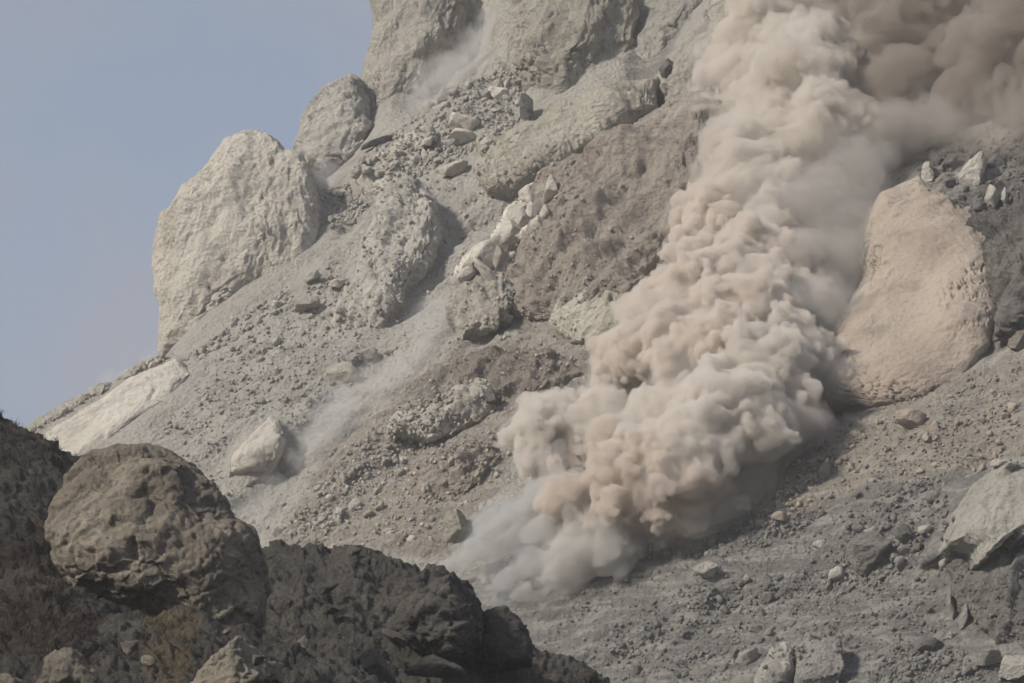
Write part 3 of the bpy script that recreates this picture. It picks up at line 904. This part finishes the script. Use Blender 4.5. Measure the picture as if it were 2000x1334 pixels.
SMALL = [boulder_shape(1, 1200 + k, 8, noise=0.12) for k in range(8)] 
LOOSE = {}
def loose_mesh(k, mat):
    if (k, mat) not in LOOSE:
        me = mesh_from('stone', *VAR[k]); me.materials.append(M[mat]); LOOSE[(k, mat)] = me
    return LOOSE[(k, mat)]
def scatter_stuff(poly, n, rmin, rmax, rg, name, mat, powr=2.2):
    Vs, Fs, Rs, nv = [], [], [], 0
    for px, py in in_poly(poly, n, rg):
        if (px > 1850 and 915 < py < 1110) or (440 < px < 560 and 815 < py < 945): continue      # the overhang and the pointed boulder are bare
        r = rmin * (1 - rg.random() * (1 - (rmin / rmax) ** powr)) ** (-1 / powr)
        Y = surf_Y(px, py)
        V, F = SMALL[rg.integers(8)]
        V = (V * rg.uniform(0.6, 1.15, 3)) @ rot_rand(rg).T * (r * S * Y)
        V = V + wp(px, py, Y - 0.25 * r * S * Y)
        Vs.append(V); Fs.append(F + nv); nv += len(V); Rs.append(np.full(len(V), rg.random()))
    return np.concatenate(Vs), np.concatenate(Fs), np.concatenate(Rs)
rg = np.random.default_rng(5)
for pi, (grp, lab, poly, n, mat, (r0, r1), nstuff) in enumerate(PILES):
    pts = in_poly(poly, n, rg)
    for k in range(n):
        px, py = pts[k]
        r = r0 + (1.35 * r1 - r0) * rg.random() ** 2.2
        Y = surf_Y(px, py)
        o = link('stone', loose_mesh(int(rg.integers(10)), mat), None, None, lab, 'stone', grp)
        sc = r * S * Y
        o.location = wp(px, py, Y - 0.3 * sc)
        o.scale = (sc * rg.uniform(0.8, 1.4), sc * rg.uniform(0.8, 1.1), sc * rg.uniform(0.6, 1.0))
        o.rotation_euler = rg.uniform(0, 6.28, 3) * np.array([0.4, 1, 1])
    V, F, R = scatter_stuff(poly, int(nstuff * 1.5), 1.9, 9.0, rg, grp, mat, 1.9)
    me = mesh_from('scree', V, F, smooth=True); add_attr(me, 'rnd', R)
    link('scree', me, M[mat], None, 'fine ' + lab.replace(' stone ', ' scree of stones ', 1), 'scree', None, 'stuff')
# thin scatter of grit over the whole slope
V, F, R = scatter_stuff([(300, 900), (700, 450), (760, 330), (1000, 250), (1300, 400), (1000, 900), (700, 1090), (460, 1020)], 2400, 1.7, 7, rg, 'grit', 'grey')
me = mesh_from('grit', V, F); add_attr(me, 'rnd', R); link('scree', me, M['buff'], None, 'fine grit strewn over the left and middle slopes', 'scree', None, 'stuff')
V, F, R = scatter_stuff([(1000, 1340), (1150, 1130), (1500, 900), (1620, 820), (2000, 690), (2000, 1340)], 3000, 1.7, 7.5, rg, 'grit', 'ash')
me = mesh_from('grit', V, F); add_attr(me, 'rnd', R); link('scree', me, M['ash'], None, 'fine grit strewn over the right hand slope', 'scree', None, 'stuff')

# ------------------------------------------------------------------ the dark foreground: hillside, ridge, front bank
def bank(name, top, Yt, Yb, py_b, nc, nr, amp, seed, mat='soil', tan=(), brown=(), drop=30):
    top = np.array(top, float)
    px = np.linspace(top[0, 0], top[-1, 0], nc)
    tp = np.interp(px, top[:, 0], top[:, 1])
    t = np.linspace(0, 1, nr)
    PX = np.repeat(px[None], nr, 0)
    PY = tp[None] + (py_b - tp[None]) * t[:, None]
    YY = Yt + (Yb - Yt) * (t[:, None] ** 0.8) + 0 * PX
    P = wp(PX, PY, YY)
    back = []
    for k in range(8, 0, -1):
        q = P[0].copy(); u = k / 8
        q[:, 1] += drop * u; q[:, 2] -= 0.6 * drop * u ** 1.6
        back.append(q)
    P = np.concatenate([np.stack(back), P])
    n = grid_normals(P).reshape(-1, 3)
    Pf = P.reshape(-1, 3); p = Pf + seed
    d = amp * (0.8 * fbm(p / 5, 3) + 0.6 * ridged(aniso(p, -25, 1.6) / 2.2, 4) + 0.3 * fbm(p / 0.8, 3) + 0.15 * ridged(p / 0.4, 2) + 0.9 * fracture(aniso(p, -25, 1.6) / 1.3) + 0.4 * fracture(p / 0.5))
    Pf = Pf + n * d[:, None]
    me = mesh_from(name, Pf, grid_quads(nr + 8, nc))
    ppx = 1000 + Pf[:, 0] / (S * Pf[:, 1]); ppy = HZ - Pf[:, 2] / (S * Pf[:, 1])
    for nm, spots in (('tan', tan), ('brown', brown)):
        v = np.zeros(len(Pf))
        for x, y, rx, ry in spots:
            v = np.maximum(v, np.exp(-(((ppx - x) / rx) ** 2 + ((ppy - y) / ry) ** 2)))
        add_attr(me, nm, v)
    DMF.append(Pf)
    return link(name, me, M[mat], kind='structure')
DMF = []
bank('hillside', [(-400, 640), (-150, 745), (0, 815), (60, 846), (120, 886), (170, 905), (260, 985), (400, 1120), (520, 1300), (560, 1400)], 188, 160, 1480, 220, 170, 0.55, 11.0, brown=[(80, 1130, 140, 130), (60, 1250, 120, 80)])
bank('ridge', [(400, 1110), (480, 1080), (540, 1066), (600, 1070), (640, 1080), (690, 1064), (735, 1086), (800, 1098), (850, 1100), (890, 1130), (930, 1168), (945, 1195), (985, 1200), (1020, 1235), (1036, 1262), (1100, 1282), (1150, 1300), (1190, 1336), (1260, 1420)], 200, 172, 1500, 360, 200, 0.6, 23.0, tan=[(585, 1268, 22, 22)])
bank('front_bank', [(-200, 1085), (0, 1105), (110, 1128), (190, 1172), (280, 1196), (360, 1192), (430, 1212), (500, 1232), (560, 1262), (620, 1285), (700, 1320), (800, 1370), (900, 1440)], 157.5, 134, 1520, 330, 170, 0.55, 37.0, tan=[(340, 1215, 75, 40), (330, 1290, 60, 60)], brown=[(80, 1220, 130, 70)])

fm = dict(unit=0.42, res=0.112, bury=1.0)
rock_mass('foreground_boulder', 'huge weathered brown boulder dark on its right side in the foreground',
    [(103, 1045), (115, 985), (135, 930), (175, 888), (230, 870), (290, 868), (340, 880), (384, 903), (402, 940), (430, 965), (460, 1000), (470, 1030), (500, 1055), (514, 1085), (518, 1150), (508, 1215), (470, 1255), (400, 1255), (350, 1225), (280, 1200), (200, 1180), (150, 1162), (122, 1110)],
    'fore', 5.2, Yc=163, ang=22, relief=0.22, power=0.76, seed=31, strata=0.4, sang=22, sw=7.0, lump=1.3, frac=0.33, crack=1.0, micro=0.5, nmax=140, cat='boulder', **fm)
rock_mass('dark_boulder', 'rounded dark boulder at the right end of the foreground ridge',
    [(765, 1225), (800, 1180), (845, 1130), (885, 1118), (930, 1168), (943, 1210), (938, 1255), (890, 1285), (820, 1275)], 'foredark', 3.0, Yc=183, ang=20, relief=0.8, power=0.75, seed=32, strata=0.3, sang=10, sw=1.2, cat='boulder', **fm)
rock_mass('dark_boulder', 'low dark boulder right of and behind the rounded dark one',
    [(925, 1270), (940, 1200), (985, 1195), (1020, 1228), (1036, 1262), (1040, 1300), (960, 1310)], 'foredark', 2.6, Yc=186, ang=20, relief=0.6, power=0.75, seed=33, cat='boulder', **fm)
rock_mass('front_rock', 'pale tilted rock with a dark underside at the bottom edge',
    [(350, 1370), (385, 1318), (420, 1280), (470, 1248), (500, 1272), (540, 1302), (548, 1330), (520, 1340), (470, 1370)], 'forepale', 2.2, Yc=141, ang=30, relief=1.0, power=0.65, seed=34, facets=4, strata=0.25, sang=30, sw=1.5, cat='rock', **fm)
rock_mass('front_rock', 'pale rounded rock at the bottom left edge',
    [(78, 1350), (95, 1290), (130, 1275), (165, 1290), (190, 1320), (200, 1360)], 'forepale', 1.6, Yc=141.5, ang=60, relief=0.9, power=0.7, seed=35, cat='rock', **fm)
rock_mass('front_rock', 'small reddish rock in the bottom left corner',
    [(-40, 1370), (-30, 1325), (20, 1318), (45, 1335), (50, 1370)], 'fore', 1.2, Yc=140, relief=0.6, seed=36, cat='rock', **fm)
for k, (lab, x, y, rx, ry, mt, rt, Yv) in enumerate([
    ('slanting dark slab below the rounded dark boulder', 775, 1250, 36, 15, 'foredark', -30, 176),
    ('long dark slab near the bottom of the ridge', 735, 1300, 50, 32, 'foredark', -35, 166),
    ('small pale stone among the soil under the huge boulder', 292, 1292, 17, 14, 'forepale', 0, 142),
    ('brownish stone below the tan soil patch', 255, 1262, 20, 17, 'fore', 0, 145),
    ('knobbly stone on the right shoulder of the tilted rock', 505, 1288, 16, 11, 'foredark', 10, 138),
    ('tiny pale stone above the tilted rock', 442, 1233, 10, 7, 'forepale', 20, 148),
    ('grey stone right of the tilted rock', 548, 1300, 14, 9, 'foredark', 0, 145),
    ('half-buried stone on the dark ridge crest', 690, 1078, 16, 18, 'foredark', 0, 198),
    ('flat stone on the face of the dark ridge', 640, 1148, 22, 10, 'foredark', 20, 191),
    ('flat stone lower on the face of the dark ridge', 645, 1190, 20, 10, 'foredark', 0, 188),
    ('angular dark rock right of the long slab', 850, 1310, 60, 30, 'foredark', -10, 172),
    ('pale scar of rock below the dark ridge', 590, 1262, 16, 22, 'forepale', 0, 178)]):
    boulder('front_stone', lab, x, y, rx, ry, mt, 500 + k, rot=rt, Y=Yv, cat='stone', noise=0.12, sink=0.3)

# dry scrub and grass on the foreground bank
def scrub(name, label, spots, mat, seed, size):
    rg = np.random.default_rng(seed)
    V, F = [], []; nv = 0
    P = np.concatenate(DMF)
    ppx = 1000 + P[:, 0] / (S * P[:, 1]); ppy = HZ - P[:, 2] / (S * P[:, 1])
    for x, y, rx, ry, n in spots:
        w = np.nonzero((np.abs(ppx - x) < rx) & (np.abs(ppy - y) < ry))[0]
        if not len(w): continue
        for i in rg.choice(w, n):
            base = P[i] + rg.normal(0, 0.15, 3)
            for b in range(9):
                l = size * rg.uniform(0.4, 1.2)
                d = np.array([rg.normal(0, 0.5), rg.normal(0, 0.4), 1.0]); d /= np.linalg.norm(d)
                s = np.cross(d, rg.normal(size=3)); s *= 0.022 * size / 0.5 / (np.linalg.norm(s) + 1e-6)
                q = base + rg.normal(0, 0.12, 3) * size
                V += [q - s, q + s, q + d * l + np.array([rg.normal(0, .1), 0, -0.1 * l])]
                F.append([nv, nv + 1, nv + 2]); nv += 3
    me = mesh_from(name, np.array(V), np.array(F), smooth=False)
    link(name, me, M[mat], None, label, 'scrub', None, 'stuff')
def leaf_material(name, c1, c2):
    m = bpy.data.materials.new(name); m.use_nodes = True
    N, L = m.node_tree.nodes, m.node_tree.links
    b = N['Principled BSDF']; b.inputs['Roughness'].default_value = 0.9; b.inputs['Specular IOR Level'].default_value = 0.1
    g = N.new('ShaderNodeNewGeometry'); n = N.new('ShaderNodeTexNoise'); n.inputs['Scale'].default_value = 1.3
    L.new(g.outputs['Position'], n.inputs['Vector'])
    r = N.new('ShaderNodeValToRGB'); r.color_ramp.elements[0].color = (*c1, 1); r.color_ramp.elements[1].color = (*c2, 1)
    r.color_ramp.elements[0].position = 0.35; r.color_ramp.elements[1].position = 0.65
    L.new(n.outputs['Fac'], r.inputs['Fac']); L.new(r.outputs['Color'], b.inputs['Base Color'])
    return m
M['scrub'] = leaf_material('dry_red_scrub', (0.04, 0.031, 0.027), (0.085, 0.066, 0.052))
M['grass'] = leaf_material('dry_grass', (0.08, 0.07, 0.042), (0.13, 0.11, 0.07))
scrub('scrub', 'dry reddish scrub covering the bank left of the huge boulder', [(70, 1230, 110, 70, 650), (90, 1110, 60, 60, 220), (60, 860, 110, 60, 200)], 'scrub', 3, 0.5)
scrub('grass', 'dry yellow grass on the soil under the huge boulder', [(330, 1225, 60, 30, 160), (360, 1290, 50, 30, 90)], 'grass', 4, 0.45)
# ------------------------------------------------------------------ dust
def dust_material(name, color, density, aniso=0.25):
    m = bpy.data.materials.new(name)
    m.use_nodes = True
    nt = m.node_tree; nt.nodes.clear()
    out = nt.nodes.new('ShaderNodeOutputMaterial')
    v = nt.nodes.new('ShaderNodeVolumePrincipled')
    v.inputs['Color'].default_value = (*color, 1)
    v.inputs['Density'].default_value = density
    v.inputs['Anisotropy'].default_value = aniso
    nt.links.new(v.outputs['Volume'], out.inputs['Volume'])
    return m

def dust_hull(spheres, h, amps, k=1.2, cuts=(), seed=0.0, flow=None, heads=None):
    """closed cauliflower hull round a set of puffs: (px, py, radius px, metres in front of the slope)"""
    C, R = [], []
    for px, py, r, fr in spheres:
        Y = float(plane_Y(px, py)) - fr
        C.append(wp(px, py, Y)); R.append(r * S * Y)
    C = np.array(C); R = np.array(R)
    pad = 3.0 + sum(a for _, a in amps) * 0.8
    lo = (C - R[:, None]).min(0) - pad; hi = (C + R[:, None]).max(0) + pad
    n = np.ceil((hi - lo) / h).astype(int) + 1
    ax = [lo[i] + h * np.arange(n[i]) for i in range(3)]
    f = np.full(n, 1e3, np.float32)
    def ball(c, r, reach):
        s = []
        for i in range(3):
            a = max(0, int((c[i] - r - reach - lo[i]) / h)); b = min(n[i], int((c[i] + r + reach - lo[i]) / h) + 2)
            s.append(slice(a, b))
        d = np.sqrt((ax[0][s[0], None, None] - c[0]) ** 2 + (ax[1][None, s[1], None] - c[1]) ** 2 + (ax[2][None, None, s[2]] - c[2]) ** 2) - r
        return tuple(s), d.astype(np.float32)
    def add(c, r, kk):
        s, d = ball(c, r, 1.5 + kk)
        cur = f[s]
        hh = np.clip(0.5 + 0.5 * (d - cur) / kk, 0, 1)
        f[s] = np.where(np.abs(d - cur) < kk, d * (1 - hh) + cur * hh - kk * hh * (1 - hh), np.minimum(d, cur))
    for c, r in zip(C, R):
        s, d = ball(c, r, pad + 2)
        cur = f[s]
        hh = np.clip(0.5 + 0.5 * (d - cur) / k, 0, 1)
        f[s] = np.where(np.abs(d - cur) < k, d * (1 - hh) + cur * hh - k * hh * (1 - hh), np.minimum(d, cur))
    if heads:                                   # cauliflower heads: puffs on puffs on puffs
        rg = np.random.default_rng(int(seed * 10) + 3)
        for c, r in zip(C, R):
            for _ in range(heads[0]):
                u = rg.normal(size=3); u[1] = -abs(u[1]) * 0.9 + 0.25 * rg.random(); u /= np.linalg.norm(u)
                r1 = r * (0.15 + 0.45 * rg.random() ** 1.6); c1 = c + u * (r - 0.45 * r1)
                add(c1, r1, 0.35)
                for _ in range(heads[1]):
                    v = rg.normal(size=3) + 0.9 * u; v /= np.linalg.norm(v)
                    r2 = r1 * rg.uniform(0.22, 0.58)
                    if r2 < 1.6 * h: continue
                    add(c1 + v * (r1 - 0.4 * r2), r2, 0.2)
    for px, py, r, fr in cuts:
        Y = float(plane_Y(px, py)) - fr
        s, d = ball(wp(px, py, Y), r * S * Y, 1.0)
        f[s] = np.maximum(f[s], -d)
    reach = sum(a for _, a in amps) * 1.1 + h
    near = np.argwhere(np.abs(f) < reach)
    P = near * h + lo + seed
    if flow: P = aniso(P, *flow)
    disp = np.zeros(len(P), np.float32)
    warp = np.stack([pnoise(P / 5 + 31), pnoise(P / 5 + 57), pnoise(P / 5 + 83)], -1) * 1.0
    for sc, a in amps:
        disp += a * (np.abs(pnoise((P + warp) / sc)) * 2.0 - 0.55)
    f[near[:, 0], near[:, 1], near[:, 2]] -= disp
    return surface_nets(f, lo, h)

PUFFS = {}
PUFFS['tan'] = [(1420,600,118,16),(1330,640,96,18),(1245,695,72,20),(1205,718,44,20),(1500,560,110,12),(1400,520,80,11),
    (1300,685,70,23),(1390,690,80,23),(1470,640,100,18),(1440,470,80,10),(1340,600,60,10),(1330,545,40,8),(1370,440,55,9)]
PUFFS['pale'] = [(1480,745,88,17),(1400,815,92,18),(1300,838,84,16),(1190,822,68,13),(1090,822,60,17),(1038,848,46,18),
    (1270,895,72,18),(1350,880,84,19),(1450,825,82,17),(1540,700,78,12),(1530,800,60,10),(1150,850,46,14),(1040,885,34,16),(1560,610,60,10)]
PUFFS['rust'] = [(1110,890,60,8),(1180,930,85,16),(1235,945,75,16),(1120,960,62,14),(1320,920,80,16),(1195,850,42,22),(1270,980,60,12),(1170,885,40,22)]
PUFFS['grey'] = []
_rg = np.random.default_rng(77)
for (_x0, _y0), (_x1, _y1), _r0, _r1, _f in (((1180, 985), (885, 1098), 46, 12, 10), ((1195, 1030), (925, 1150), 40, 12, 8), ((1120, 960), (935, 1030), 44, 16, 10), ((1200, 1065), (975, 1178), 34, 12, 6), ((1060, 990), (930, 1080), 40, 14, 9)):
    for _t in np.linspace(0, 1, 13):          # streaks of dust dragged down the fall line
        PUFFS['grey'].append((_x0 + (_x1 - _x0) * _t + _rg.normal(0, 7), _y0 + (_y1 - _y0) * _t + _rg.normal(0, 7), (_r0 + (_r1 - _r0) * _t) * _rg.uniform(0.7, 1.15), _f * (1 - 0.5 * _t)))
PUFFS['column'] = [(1480,420,118,10),(1500,330,118,12),(1420,270,70,12),(1440,190,85,13),(1480,110,92,13),(1550,30,100,14),
    (1560,220,118,16),(1620,280,90,14),(1600,150,110,16),(1520,480,95,9),(1540,-60,120,14),(1390,240,40,11),(1400,330,40,9)]
PUFFS['brown'] = [(1700,60,140,9),(1800,110,130,9),(1900,60,150,9),(1990,150,105,8),(1760,180,95,8),(2110,80,190,9),(1680,-70,180,10),(1850,-70,180,9),(1890,190,75,7),(1700,220,80,8),(2060,190,85,8),(1660,140,110,10)]
VEILS = {}
VEILS['right'] = ([(1590,440,95,10),(1610,540,85,9),(1590,640,85,9),(1570,730,75,9),(1660,350,75,11),(1640,470,75,9),(1540,830,60,8),(1690,300,60,10),(1740,270,55,8),(1800,255,50,7)], 0.34, (0.72,0.695,0.67))
VEILS['low'] = ([(1300,1000,75,7),(1400,940,80,8),(1470,880,80,9),(1210,1050,60,6),(1350,980,80,7),(1120,1110,45,4),(1540,820,60,8)], 0.22, (0.88,0.845,0.80))
VEILS['foot'] = ([(930,1080,40,6),(980,1130,40,5),(1040,1110,50,6),(1120,1080,50,6),(1000,1040,50,8),(970,1170,28,4),(1190,1060,50,6)], 0.06, (0.84,0.85,0.86))
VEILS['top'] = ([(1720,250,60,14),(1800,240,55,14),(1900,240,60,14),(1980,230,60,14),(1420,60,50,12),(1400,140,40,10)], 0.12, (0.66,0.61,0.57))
VEILS['shell'] = ([p for k in ('tan', 'pale', 'column', 'rust') for p in PUFFS[k]], 0.11, (0.89,0.85,0.80))
WISP1 = [(865,600,28,5),(850,640,34,5),(820,680,32,4),(780,715,36,4),(730,750,36,4),(680,785,40,4),(645,825,48,4),(615,865,38,3),(585,905,28,2),(545,950,26,2),(500,985,28,4),(480,1020,24,4)]
WISP2 = [(975,20,30,2),(955,60,34,2),(925,95,36,2),(885,130,38,2),(850,165,32,2),(820,200,24,2)]
WISP3 = [(215,755,20,1),(250,735,18,1),(285,708,18,1),(640,335,26,3),(610,350,18,3)]
DUST_COL = {'tan': (0.885, 0.838, 0.787), 'pale': (0.89, 0.857, 0.815), 'rust': (0.865, 0.808, 0.752), 'grey': (0.785, 0.78, 0.768), 'column': (0.868, 0.828, 0.78), 'brown': (0.60, 0.545, 0.497)}  # brown dust is coloured darker to stand for shade behind the column
cloud = bpy.data.objects.new('dust_cloud', None); COL.objects.link(cloud)
cloud.location = wp(960, 1150, float(plane_Y(960, 1150)))
cloud['label'] = 'great billowing tan and grey dust cloud rolling down the slope'; cloud['category'] = 'dust cloud'
def dust_part(name, V, Q, mat, parent=None, **kw):
    me = mesh_from(name, V - (np.array(parent.location) if parent else 0), Q)
    me.materials.append(mat)
    o = bpy.data.objects.new(name, me); COL.objects.link(o); o.parent = parent
    for k, v in kw.items(): o[k] = v
    return o
def grown(sp, f, df=0.0):
    return [(x, y, r * f, d + df) for x, y, r, d in sp]
HOLLOW = [(1108, 884, 50, 27), (1112, 888, 50, 22), (1116, 892, 46, 17)]
AMP = [(5, 1.0), (2.2, 0.7), (1.1, 0.35), (0.6, 0.18)]
for k, lab, dens, h in (('tan', 'peach coloured middle billows', 1.6, 0.31), ('pale', 'cream coloured lower billows', 1.25, 0.31), ('rust', 'darker tan billows at the lower front', 1.3, 0.31),
        ('grey', 'blue grey dust at the foot', 0.75, 0.33), ('column', 'pale upper column', 0.75, 0.33), ('brown', 'brown dust drifting off at the top right, shade darkened into its colour', 0.40, 0.72)):
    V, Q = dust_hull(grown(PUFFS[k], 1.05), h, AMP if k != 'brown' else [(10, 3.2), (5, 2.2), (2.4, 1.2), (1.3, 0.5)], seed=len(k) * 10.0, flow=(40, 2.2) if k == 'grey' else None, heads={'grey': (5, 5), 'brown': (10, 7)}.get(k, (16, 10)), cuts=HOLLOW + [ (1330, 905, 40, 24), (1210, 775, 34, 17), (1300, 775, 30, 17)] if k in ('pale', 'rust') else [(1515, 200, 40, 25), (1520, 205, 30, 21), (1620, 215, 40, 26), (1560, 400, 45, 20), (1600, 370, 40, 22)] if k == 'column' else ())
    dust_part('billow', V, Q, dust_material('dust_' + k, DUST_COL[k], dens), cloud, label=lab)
for k, (sp, dens, c) in VEILS.items():
    for f, w in ((1.25, 0.35), (0.95, 0.65)) if k != 'shell' else ((1.13, 1.0),):
        V, Q = dust_hull(grown(sp, f), 0.9, [(9, 2.4), (4, 1.4), (2, 0.8)], k=3.0, seed=len(k) * 7.0 + f, cuts=HOLLOW if k == 'shell' else ())
        dust_part('dust_veil', V, Q, dust_material('veil_' + k, c, dens * w), cloud)
for nm, sp, dens, lab, c in (('dust_wisp', WISP1, 0.17, 'thin streak of grey dust sliding down the middle gully', (0.9, 0.895, 0.88)),
        ('dust_wisp', WISP2, 0.17, 'pale dust falling between the spire and the buttress', (0.92, 0.915, 0.90)),
        ('dust_wisp', WISP3, 0.10, 'faint steam on the skyline around the rock dome', (0.95, 0.95, 0.95))):
    root = None
    for f, w in ((1.2, 0.4), (0.85, 0.6)):
        V, Q = dust_hull(grown(sp, f), 0.5, [(5, 1.8), (2.4, 1.2), (1.2, 0.6)], k=2.0, seed=len(sp) * 3.0 + f, flow=(45, 1.8))
        mt = dust_material('wisp', c, dens * w)
        if root is None:
            root = dust_part(nm, V, Q, mt, None, label=lab, category='dust')
        else:
            dust_part('dust_core', V, Q, mt, root)

# ------------------------------------------------------------------ dusty air round the whole place
def build_haze():
    lo = np.array([-700.0, -60.0, -4.0]); hi = np.array([700.0, 900.0, 235.0])
    V = np.array([[x, y, z] for x in (lo[0], hi[0]) for y in (lo[1], hi[1]) for z in (lo[2], hi[2])])
    F = np.array([[0, 1, 3, 2], [4, 6, 7, 5], [0, 4, 5, 1], [2, 3, 7, 6], [0, 2, 6, 4], [1, 5, 7, 3]])
    me = mesh_from('haze', V, F, smooth=False)
    me.materials.append(dust_material('dusty_air', (0.95, 0.95, 0.955), 0.00022, 0.2))
    link('haze', me, None, kind='stuff')
build_haze()
